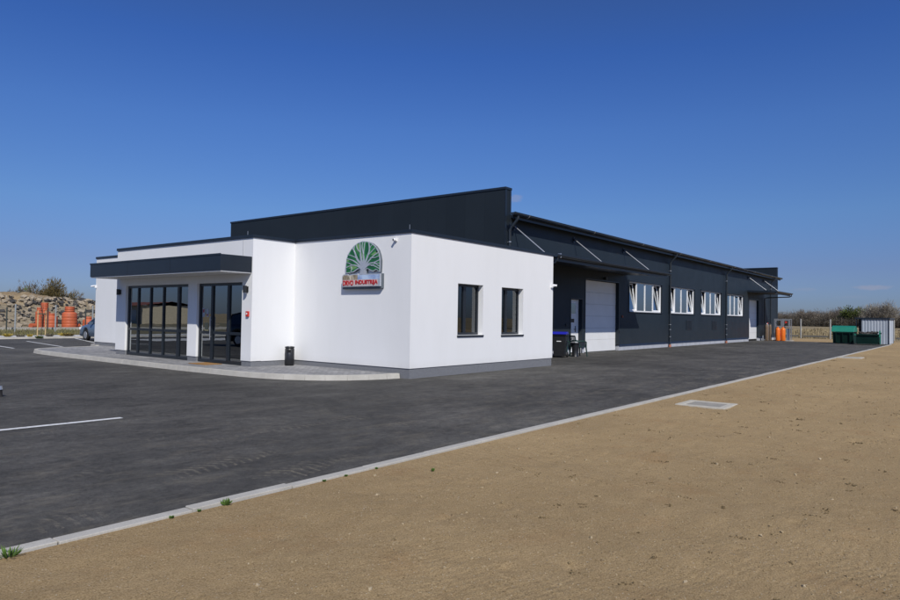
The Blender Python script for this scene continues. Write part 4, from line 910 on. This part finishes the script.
# trees behind the rubble at the left
def lt(px, top, Y, w, key, label, n, leaf=.16, name='bush', spiky=.5):
    P = at(px, 325, 1, Y); tp = at(px, top, 1, Y); return tree(name, label, (P.x, P.y, 0), tp.z, w, key, n, 'shrubs behind the rubble mound', spiky, leaf, random.Random(int(px*3)))
lt(17.5, 288.0, 92, 2.0, 'dark', 'small dark twiggy bush, leftmost behind the rubble mound', 1500, .14)
lt(13.2, 289.5, 92, 1.2, 'brown', 'thin bare shrub at the far left above the rubble', 700, .14, 'bare_shrub')
lt(21.5, 288.0, 94, 1.3, 'green', 'small greenish bush behind the left end of the mound', 1100, .13)
lt(33, 286.5, 96, 4.2, 'brown', 'bare brown bush left of the big round one', 3000, .15)
lt(42.5, 284.2, 95, 5.0, 'olive', 'big rounded olive brown bush above the rubble mound', 8000, .15)
lt(51.0, 287.0, 95, 4.0, 'olive', 'olive bush on the right shoulder of the biggest bush', 4500, .14)
lt(57.5, 292.5, 95, 3.4, 'brown', 'low bush sloping down right of the biggest bush', 1800, .14)
lt(78.5, 291.3, 95, 2.2, 'brown', 'lone sparse bare tree above the rubble near the office edge', 600, .16, 'bare_tree', .7)
# ------------------------------------------------------------------ rubble mound
def hm(x, y):
    b = max(0, min(1, (y-66.5)/6.5)); e_ = max(0, min(1, (88-y)/6)); b = b*b*(3-2*b)
    prof = 2.55 + .75*math.exp(-((x-25.2)/3.2)**2) + .35*math.exp(-((x-19)/2.5)**2) + .18*noise.noise(Vector((x*.8, 3, 0)))
    return -.15 + (prof+.15)*b*e_*max(0, min(1, (x-7)/7))*max(0, min(1, (60-x)/8)) + b*(.45*fbm(x, y, .55, 4))*.8
mo = grid('rubble_mound', [-30+.35*i for i in range(280)], [66+.35*i for i in range(66)], hm, MSOIL)
m = Mat('mound_soil', rough=.95, spec=.1).geo(); zz = m.sep()[2]
c_a = m.ramp(m.noise(1.6, 8, .7), [(.3, (.20, .145, .085)), (.55, (.34, .255, .15)), (.75, (.43, .35, .24))]); c_b = m.ramp(m.noise(2.2, 7, .75), [(.32, (.14, .12, .09)), (.55, (.29, .24, .165)), (.72, (.38, .33, .24))])
m.color(m.mix(m.ramp(m.math('ADD', m.math('DIVIDE', zz, 3.4), m.math('MULTIPLY', m.math('SUBTRACT', m.noise(.6, 4), .5), .7)), [(.58, 0.), (.74, 1.)]), c_b, c_a)).bump(m.noise(4, 8, .75), 1, .12); mo.data.materials.clear(); mo.data.materials.append(m.m); mo.name = 'rubble_mound'
def slabs(n, pal, name, label, zr, sz, seed):
    rs = random.Random(seed); mb = MB()
    for _ in range(n):
        x = rs.uniform(8, 42); y = rs.uniform(66.8, 73.5); z = hm(x, y)
        if not zr[0] < z < zr[1]: continue
        a = Vector((rs.gauss(0, 1), rs.gauss(0, .6), rs.gauss(0, .35))).normalized(); nn = Vector((rs.gauss(0, .4), -1*rs.random(), 1)).normalized(); b = nn.cross(a).normalized(); a = b.cross(nn)
        L = sz*rs.uniform(.4, 1.3); mb.obox((x, y, z+rs.uniform(-.05, .18)), a*L, b*L*rs.uniform(.4, .9), nn*rs.uniform(.03, .09))
    return tag(mb.build(name, pal), label, 'rubble', kind='stuff')
slabs(800, simple('broken_asphalt', (.055, .052, .05), .9, 0, .2, .3, 5), 'broken_asphalt_slabs', 'dark broken asphalt slabs strewn over the mound', (.2, 2.7), .25, 3)
slabs(1500, simple('broken_concrete', (.33, .275, .20), .9, 0, .2, .25, 5), 'broken_concrete_slabs', 'pale broken concrete chunks covering the mound slope', (.0, 2.9), .22, 9)
# ------------------------------------------------------------------ orange manhole chambers
MOC = simple('orange_brown_plastic', (.50, .115, .045), .55, 0, .4, .14, 3)
def chamber(px0, px1, top, Y, neck, label, base=329.3, tilt=0):
    P = at((px0+px1)/2, base, 1, Y); r_ = (px1-px0)/2/f_*(P.length)*1.0; h = at((px0+px1)/2, top, 1, Y).z
    o = thing('manhole_chamber', label, 'plastic chamber', (P.x, P.y, .02), 0, 'orange plastic manhole chambers behind the fence')
    hb = h*(1-neck); pr_ = [(0, 0), (r_*.9, 0)]; k = 0; z = .05
    while z < hb-.12: pr_ += [(r_, z), (r_, z+.10), (r_*.975, z+.12), (r_*.975, z+.15)]; z += .26
    pr_ += [(r_*.97, hb-.05), (r_*.72, hb+.10*h*neck+.02)]
    MB().lathe(pr_, (0, 0, 0), 26).build('body', MOC, o)
    if neck > 0:
        z0 = hb; q = [(r_*.64, z0-.02)]; 
        while z0 < h-.06: q += [(r_*.66, z0), (r_*.66, z0+.06), (r_*.61, z0+.08), (r_*.61, z0+.12)]; z0 += .14
        q += [(r_*.64, h), (r_*.5, h), (r_*.5, h-.3), (0, h-.3)]; MB().lathe(q, (0, 0, 0), 24).build('neck', MOC, o)
    return o
chamber(39.5, 48.5, 303, 64.5, .35, 'tallest orange plastic manhole chamber standing behind the fence')
chamber(35.8, 41.5, 308, 64.0, .2, 'slim orange chamber partly hidden by the tallest one')
chamber(46.2, 56.0, 313.5, 62.5, .20, 'squat pinkish orange chamber with short neck beside the tallest one')
chamber(63.2, 75.2, 306.8, 63.0, .28, 'broad ribbed orange chamber with a pale ring, standing alone')
chamber(83.5, 93.0, 316.8, 62.5, .25, 'low orange chamber partly hidden behind the blue car')
P = at(69.2, 318, 1, 62.4)
mbx = MB(); r_ = 6.1/f_*P.length; mbx.lathe([(r_*1.0, -.03), (r_*1.05, -.03), (r_*1.05, .03), (r_*1.0, .03)], (0, 0, 0), 26)
for px, label in ((33.8, 'short orange pipe end lying left of the chambers'), (76.8, 'short orange pipe end lying between broad chamber and car')):
    P = at(px, 325, 1, 63.0); o = MB().tube([(-.25, 0, 0), (.25, .2, 0)], .22, 16).build('pipe_piece', MOC); o.location = (P.x, P.y, .3); tag(o, label, 'pipe')
# ------------------------------------------------------------------ left fence, base wall, stakes and planting
MPOST = simple('zinc_post', (.36, .38, .38), .5, .3); MWIRE = simple('fence_wire', (.22, .23, .22), .5, .4)
fl = wthing('mesh_fence', 'thin wire mesh fence with pale steel posts along the left verge', 'fence', (18.2, 53, 0))
def mesh_fence(fl, pts_x, y, h, mat_p, along=0, r=.04, vstep=.5, hstep=.2, wr=.0022):
    for x in pts_x:
        p = (x, y) if along == 0 else (y, x)
        MB().tube([(p[0], p[1], 0), (p[0], p[1], h)], r, 8).build('post', mat_p, fl)
    mb = MB(); a, b = min(pts_x), max(pts_x)
    z = .15
    P_ = (lambda u, z: (u, y+.04, z)) if along == 0 else (lambda u, z: (y-.04, u, z))
    def wire(p, q, r_):
        p = Vector(p); q = Vector(q); t = (q-p).normalized(); n1 = t.orthogonal().normalized()*r_; n2 = t.cross(n1).normalized()*r_
        mb.add([p+n1, p+n2, p-n1-n2, q+n1, q+n2, q-n1-n2], [(0,1,4,3),(1,2,5,4),(2,0,3,5)])
    while z < h: wire(P_(a, z), P_(b, z), wr); z += hstep
    u = a
    while u < b: wire(P_(u, .1), P_(u, h-.05), wr*.8); u += vstep
    mb.build('wire_mesh', MWIRE, fl)
mesh_fence(fl, [18.2-2.62*k for k in range(1, 8)][::-1] + [18.2+2.62*k for k in range(0, 7)], 53.0, 2.05, MPOST, 0, .055)
fd = wthing('mesh_fence', 'dark posted wire fence just before the orange chambers', 'fence', (18.2, 58, 0))
mesh_fence(fd, [16.6+2.9*k for k in range(-4, 7)], 58.5, 1.85, simple('dark_post', (.04, .05, .045), .6), 0, .05)
bw = MB().box(-20, 45, 59.5, 59.7, -.1, .26).build('low_concrete_wall', MCONC); tag(bw, 'low pale concrete base wall before the orange chambers', 'wall')
mb = MB(); rs = random.Random(2)
for _ in range(9000):
    x = rs.uniform(8, 34); y = rs.uniform(46.5, 59.4); h = rs.uniform(.08, .3); a = rs.uniform(0, 6.28); w_ = rs.uniform(.01, .03)
    mb.add([(x-w_*math.cos(a), y-w_*math.sin(a), .02), (x+w_*math.cos(a), y+w_*math.sin(a), .02), (x+rs.uniform(-.1, .1), y+rs.uniform(-.1, .1), h)], [(0, 1, 2)])
tag(mb.build('verge_grass', MGRASS, recalc=False), 'dry green brown grass on the verge beyond the gravel bed', 'grass', kind='stuff')
mb = None
P1 = at(37.3, 337.2, 1, 44.6); P2 = at(45.2, 336.8, 1, 45.4); MST = simple('new_timber', (.50, .36, .18), .7)
o = wthing('tree_stakes', 'pair of yellow timber tree stakes joined by a crossbar', 'tree stakes', (P1.x, P1.y, .05))
for P in (P1, P2): MB().tube([(P.x, P.y, 0), (P.x, P.y, 1.62)], .035, 8).build('stake', MST, o)
MB().obox(((P1.x+P2.x)/2, (P1.y+P2.y)/2, 1.42), (P2-P1)*.56, (0, .02, 0), (0, 0, .035)).build('crossbar', MST, o)
o = wthing('sapling', 'thin bare sapling held between the timber stakes', 'tree', ((P1.x+P2.x)/2, 45.0, .05)); rs = random.Random(3); bx = (P1.x+P2.x)/2
MB().tube([(bx, 45, 0), (bx+.03, 45, 1.1), (bx-.02, 45.02, 2.1)], [.018, .013, .005], 6).build('trunk', MBARK, o); mb = MB()
for k in range(14): z = rs.uniform(.9, 2.0); a = rs.uniform(0, 6.28); L = rs.uniform(.15, .45)*(2.5-z); mb.tube([(bx, 45, z), (bx+math.cos(a)*L*.6, 45+math.sin(a)*L*.6, z+L*.8), (bx+math.cos(a)*L*.8, 45+math.sin(a)*L*.8, z+L*1.5)], [.007, .005, .002], 4, False)
mb.build('crown', MBARK, o)

def tuft(loc, r, h, mat, name, label, cat, group=None, n=160, seed=1, w=.02):
    rs = random.Random(seed); mb = MB()
    for _ in range(n):
        a = rs.uniform(0, 6.28); q = r*rs.random()**.6; x, y = q*.5*math.cos(a), q*.5*math.sin(a); b = rs.uniform(0, 6.28); L = h*rs.uniform(.4, 1.1)
        t = Vector((math.cos(a)*q*.9, math.sin(a)*q*.9, L)); s_ = Vector((math.cos(b), math.sin(b), 0))*w
        mb.add([(x, y, 0), Vector((x, y, 0))+t*.55+s_, Vector((x, y, 0))+t, Vector((x, y, 0))+t*.55-s_], [(0, 1, 2, 3)])
    o = mb.build(name, mat, None, recalc=False); o.location = loc; return tag(o, label, cat, group)
MGOLD = twigmat('golden_shrub', (.30, .22, .04), (.45, .35, .08))
for px, py, r_, h, mt, lb, sd in ((7.5, 336.8, .26, .32, MGOLD, 'small golden shrub in the white gravel, leftmost', 1), (20.5, 337.5, .22, .22, MTW['dark'], 'dark low tuft in the gravel left of the stakes', 2), (30, 337, .14, .28, MGOLD, 'tiny golden tuft just left of the timber stakes', 3), (39, 338, .2, .2, MTW['green'], 'green tuft at the foot of the timber stakes', 4), (49.5, 337, .2, .3, MTW['dark'], 'dark tuft just right of the timber stakes', 5), (64.5, 336, .34, .34, MGOLD, 'wide golden shrub in the white gravel nearest the car, left half', 6), (69, 336.2, .3, .3, MTW['olive'], 'olive shrub touching the wide golden one', 7)):
    P = at(px, py, 2, .05); tuft((P.x, P.y, .05), r_*.9, h*.6, mt, 'small_shrub', lb, 'shrub', 'small shrubs in the white gravel bed', 170, sd, .03)
# ------------------------------------------------------------------ right fence
fr_ = wthing('mesh_fence', 'wire mesh fence with pale concrete posts beyond the asphalt end', 'fence', (78, 12, 0))
mesh_fence(fr_, [14.2-2.72*k for k in range(-5, 0)][::-1] + [14.2-2.72*k for k in range(0, 18)], 78.0, 2.0, simple('concrete_post', (.34, .34, .32), .85), 1, .075, .5, .2, .003)
mb = MB(); k = 14.2+2.72*5
while k > -30: mb.box(77.97, 78.03, k-2.5, k-.2, .12, .30); k -= 2.72
tag(mb.build('fence_base_boards', simple('base_board', (.13, .125, .11), .9)), 'dark base boards running under the far mesh fence', 'fence boards')
# dry grass bank behind the fence
m = Mat('dry_grass', rough=.95, spec=.1).geo(); m.color(m.ramp(m.noise(1.4, 6, .7), [(.3, (.20, .155, .085)), (.55, (.33, .265, .155)), (.75, (.42, .35, .22))])); mb = MB(); rs = random.Random(12)
for _ in range(26000):
    d_ = 80+70*rs.random()**1.8; y = rs.uniform(-18-(d_-80)*.2, 24); z = fz(d_, y); h = rs.uniform(.10, .38); a = rs.uniform(0, 6.28); w_ = rs.uniform(.02, .06)*(1+(d_-80)/40)
    mb.add([(d_-w_*math.cos(a), y-w_*math.sin(a), z-.05), (d_+w_*math.cos(a), y+w_*math.sin(a), z-.05), (d_+rs.uniform(-.15, .15), y+rs.uniform(-.15, .15), z+h)], [(0, 1, 2)])
tag(mb.build('dry_grass', m.m, recalc=False), 'pale dry grass on the low bank behind the far fence', 'grass', kind='stuff')
# ------------------------------------------------------------------ cars
def car(name, label, loc, rz, paint, h=1.43, suv=False, L=4.45):
    o = thing(name, label, 'car', loc, rz); W2 = .86
    if suv: body = [(-2.2, .42), (-2.24, .75), (-2.16, .98), (-1.2, 1.08), (.0, 1.1), (1.9, 1.08), (2.2, .95), (2.24, .6), (2.2, .38)]; roof = [(-1.25, 1.07), (-.55, 1.62), (.2, h), (1.5, h-.03), (1.98, 1.55), (2.16, 1.06)]
    else: body = [(-2.2, .36), (-2.24, .58), (-2.12, .76), (-1.15, .93), (.0, .95), (1.75, .97), (2.12, .92), (2.22, .6), (2.18, .34)]; roof = [(-1.2, .93), (-.45, 1.33), (.15, h), (.8, h-.02), (1.3, 1.28), (1.85, .96)]
    def prof_at(p, x):
        for (a, za), (b, zb) in zip(p[:-1], p[1:]):
            if a <= x <= b: return za+(zb-za)*(x-a)/(b-a+1e-9)
        return p[0][1] if x < p[0][0] else p[-1][1]
    top = [(-2.24, .58 if not suv else .75)] + [q for q in body[2:-2]] + [(2.24, .6)]
    nx = 45; xs_ = [-2.24+4.48*i/(nx-1) for i in range(nx)]; vs = []; wr_ = .34 if not suv else .38; wx = (-1.35, 1.32)
    for x in xs_:
        zt = prof_at(top, x); zb = .22
        for c_ in wx:
            d_ = abs(x-c_)
            if d_ < wr_: zb = max(zb, .31+math.sqrt(wr_*wr_-d_*d_)*1.0)
        e_ = 1-.10*max(0, (abs(x)-1.6)/.64)**2
        zb = min(zb, zt-.08)
        ring = [(0, zb), (.92, zb), (1.0, zb+.06), (1.02, (zb+zt)/2), (.98, zt-.10), (.90, zt-.01), (0, zt+.02)]
        for s_ in (1, -1):
            for (w_, z) in ring: vs.append((x, s_*w_*W2*e_, z))
    fs = []; q = 14
    for i in range(nx-1):
        for s_ in (0, 7):
            for k in range(6): a = i*q+s_+k; fs.append((a, a+1, a+q+1, a+q))
    for i in (0, nx-1):
        fs.append(tuple(i*q+k for k in range(7))); fs.append(tuple(i*q+7+k for k in range(7)))
    mb = MB(); mb.add(vs, fs, True)
    bd = mb.build('body', paint, o)
    mb = MB(); g0 = []; 
    for x, z in roof: g0.append((x, z))
    n_ = len(g0)
    def inner(x, z): return W2*(.93-.22*max(0, (z-.95))/.5)
    vs = [(x, s_*inner(x, z), z) for s_ in (1, -1) for x, z in g0]; mb.add(vs, [tuple(range(n_)), tuple(range(2*n_-1, n_-1, -1))] + [(i, i+1, n_+i+1, n_+i) for i in range(n_-1)]); mb.build('windows', MCG, o)
    mb = MB(); r1 = [q_ for q_ in g0[1:-1]]; vs = [(x, s_*inner(x, z)*.98, z+.012) for s_ in (1, -1) for x, z in r1]; m_ = len(r1)
    mb.add(vs, [(i, i+1, m_+i+1, m_+i) for i in range(m_-1)])
    for s_ in (1, -1):
        for a, b in (((g0[0]), (g0[1])), ((g0[-2]), (g0[-1]))): mb.tube([(a[0], s_*(inner(*a)+.005), a[1]), (b[0], s_*(inner(*b)+.005), b[1])], .03, 6)
        for x in (-.05, .95): zt = prof_at(g0, x); mb.tube([(x+.0, s_*inner(x, .95), .95), (x, s_*(inner(x, zt)+.005), zt)], .03, 6)
        mb.tube([(x, s_*(inner(x, z)+.004), z) for x, z in r1], .028, 6)
    mb.build('roof', paint, o, recalc=False)
    for c_ in wx:
        for s_ in (1, -1):
            w = MB().tube([(c_, s_*W2*.80, .31), (c_, s_*W2*1.0, .31)], [.31, .31], 24).build('wheel', MRUB, o)
            MB().tube([(c_, s_*W2*.99, .31), (c_, s_*W2*1.012, .31)], [.205, .19], 18).build('rim', MGALV, w)
    for s_ in (1, -1):
        MB().obox((-2.13, s_*.62, .66 if not suv else .84), (.06, s_*-.03, 0), (.02, .17, 0), (0, 0, .06)).build('headlight', MPVC, o); MB().obox((2.17, s_*.66, .78), (.05, s_*-.03, 0), (0, .14, 0), (0, 0, .07)).build('tail_light', MRED, o)
        MB().obox((-.55, s_*(W2+.07), .98 if not suv else 1.12), (.05, 0, 0), (0, .08, 0), (0, 0, .06)).build('wing_mirror', paint, o)
    return o
MCG = Mat('car_glass', (.015, .02, .025), .06, 0, .8).m
MCARB = Mat('blue_grey_car_paint', (.14, .20, .28), .28, .35, .5).m; MCARD = Mat('dark_car_paint', (.02, .022, .025), .22, .2, .6).m
car('parked_car', 'blue grey saloon car parked by the left office wing', (16.6+.86, 39.25-2.24, .008), math.radians(-90), MCARB)
car('parked_car', 'black car parked outside the picture and mirrored in the glass door', (2.2, 27.4, .008), math.radians(78), MCARD, 1.68, True)
# ------------------------------------------------------------------ mirrored surroundings
o = wthing('farm_building', 'long low cream house with red brown roof mirrored in the office glazing', 'building', (-26, 80, 0))
A = Vector((-23.5, 90, 0)); B = Vector((-25.6, 106, 0)); t = (B-A).normalized(); n_ = Vector((-t.y, t.x, 0))
MB().obox((A+B)/2+n_*4+Vector((0, 0, 1.3)), (B-A)/2, n_*4, (0, 0, 1.3)).build('wall', simple('cream_wall', (.55, .47, .33), .9), o)
mb = MB(); a0 = A-t*.4-n_*.5; b0 = B+t*.4-n_*.5; mb.add([a0+Vector((0,0,2.55)), b0+Vector((0,0,2.55)), b0+n_*4.5+Vector((0,0,3.15)), a0+n_*4.5+Vector((0,0,3.15)), b0+n_*9+Vector((0,0,2.55)), a0+n_*9+Vector((0,0,2.55)), a0+n_*4.5+Vector((0,0,2.6))], [(0,1,2,3), (3,2,4,5)]); mb.build('roof', simple('red_roof', (.22, .07, .04), .8), o, recalc=False)
for k in (.2, .45, .8): c_ = A.lerp(B, k)-n_*.02; MB().obox(c_+Vector((0, 0, 1.2)), t*.9, n_*.03, (0, 0, .7)).build('window', simple('pale_shutter', (.5, .52, .5), .6), o)
o = wthing('street_lamp', 'tall grey steel lamp pole mirrored in the entrance glazing', 'street lamp', (2.2, 36.0, 0)); MB().tube([(2.2, 36, 0), (2.2, 36, 6.4)], [.07, .045], 10).build('pole', MGALV, o); MB().box(2.15, 2.75, 35.88, 36.12, 6.4, 6.48).build('lamp_head', MGALV, o)
for k in range(9): tree('bush', f'dark bushy tree across the road mirrored in the glazing', (-34-3*(k % 3), 62-6.5*k, 0), 4.2+1.1*((k*7) % 3)/2, 6.5, 'olive' if k % 2 else 'dark', 1700, 'bushes across the road', .2, .34, random.Random(40+k))
# ------------------------------------------------------------------ weeds and clods
MWEED = twigmat('weed_leaves', (.05, .10, .02), (.11, .19, .04))
for i, (px, py, r_, h, lb) in enumerate(((10, 556, .07, .05, 'largest green weed at the kerb in the lower left corner'), (233, 505.5, .035, .045, 'bright green weed by the kerb right of the corner weed'), (178, 519, .022, .03, 'tiny green weed close to the near kerb'), (332, 482, .02, .03, 'tiny weed at the kerb, middle of the near stretch'), (355, 477, .02, .025, 'tiny dark weed beside the kerb'), (390, 470.5, .018, .025, 'tiny weed against the kerb stones'), (433, 470, .02, .05, 'thin upright weed in the soil near the kerb'), (205, 512, .018, .03, 'pale tiny weed against the near kerb'))):
    P = at(px, py, 2, .02); tuft((P.x, 4.90 if i != 6 else min(P.y, 4.6), .006), r_*(1.1 if i < 2 else .75), h*(1.25 if i < 2 else .7), MWEED, 'weed', lb, 'weed', 'weeds along the kerb', 60, 20+i, .006)
mb = MB(); rs = random.Random(77)
for _ in range(24000):
    r_ = 2.6+26*rs.random()**1.5; a = rs.uniform(-.65, .95); x = r_*math.cos(a); y = r_*math.sin(a)
    if y > 4.85: continue
    s_ = rs.uniform(.0018, .0058)*(2.3 if rs.random() < .04 else 1)*(1+r_/14); z = hsoil(x, y)
    ax = Vector((rs.gauss(0, 1), rs.gauss(0, 1), rs.gauss(0, .4))).normalized(); b = ax.orthogonal().normalized(); c_ = ax.cross(b)
    P = Vector((x, y, z+s_*.3)); mb.add([P+ax*s_*1.3, P-ax*s_*1.2, P+b*s_, P-b*s_*.9, P+c_*s_*.8, P-c_*s_*.8], [(0,2,4),(2,1,4),(1,3,4),(3,0,4),(2,0,5),(1,2,5),(3,1,5),(0,3,5)])
m = Mat('clods', rough=.95, spec=.1).geo(); m.color(m.ramp(m.noise(14, 2), [(.25, (.13, .095, .05)), (.5, (.28, .212, .12)), (.72, (.46, .38, .26))]))
tag(mb.build('soil_clods', m.m), 'small soil clods and pebbles scattered over the bare ground', 'clods', kind='stuff')
mb = MB()  # crumbs coloured dark to imitate the shade in small soil pits
for _ in range(520):
    r_ = 3.2+34*rs.random()**1.25; a = rs.uniform(-.60, .62)+(.0 if rs.random() < .4 else -.12); cx, cy = r_*math.cos(a), r_*math.sin(a)
    if cy > 4.7 or (12.4 < cx < 13.8 and 3.3 < cy < 4.7): continue
    big = rs.uniform(.012, .045)*(1+r_/30); th = rs.uniform(0, 3.14)
    for k in range(int(rs.uniform(4, 18))):
        u = rs.gauss(0, big); v = rs.gauss(0, big*.45); x = cx+u*math.cos(th)-v*math.sin(th); y = cy+u*math.sin(th)+v*math.cos(th)
        if y > 4.85: continue
        s_ = rs.uniform(.003, .0085)*(1+r_/22); z = hsoil(x, y)
        ax = Vector((rs.gauss(0, 1), rs.gauss(0, 1), rs.gauss(0, .3))).normalized(); b = ax.orthogonal().normalized(); c_ = ax.cross(b); P = Vector((x, y, z+s_*.2))
        mb.add([P+ax*s_*1.5, P-ax*s_*1.3, P+b*s_, P-b*s_*.8, P+c_*s_*.7, P-c_*s_*.7], [(0,2,4),(2,1,4),(1,3,4),(3,0,4),(2,0,5),(1,2,5),(3,1,5),(0,3,5)])
m = Mat('pit_shade_clods', rough=.95, spec=.1).geo(); m.color(m.ramp(m.noise(9, 2), [(.25, (.075, .055, .028)), (.6, (.17, .125, .068))]))
tag(mb.build('pit_shade_clods', m.m), 'dark crumbs imitating shaded pits in small patches over the bare ground', 'clods', kind='stuff')
# low post at the left edge of the picture
o = wthing('low_bollard', 'very low dark post with pale cap at the left picture edge', 'bollard', (4.62, 14.12, .008)); MB().tube([(4.62, 14.12, 0), (4.62, 14.12, .02), (4.62, 14.12, .14)], [.09, .06, .05], 14).build('post', MRUB, o); MB().tube([(4.62, 14.12, .14), (4.62, 14.12, .20)], [.062, .05], 14).build('cap', MGALV, o)
for o in list(D.objects):
    if '_w' in o: del o['_w']
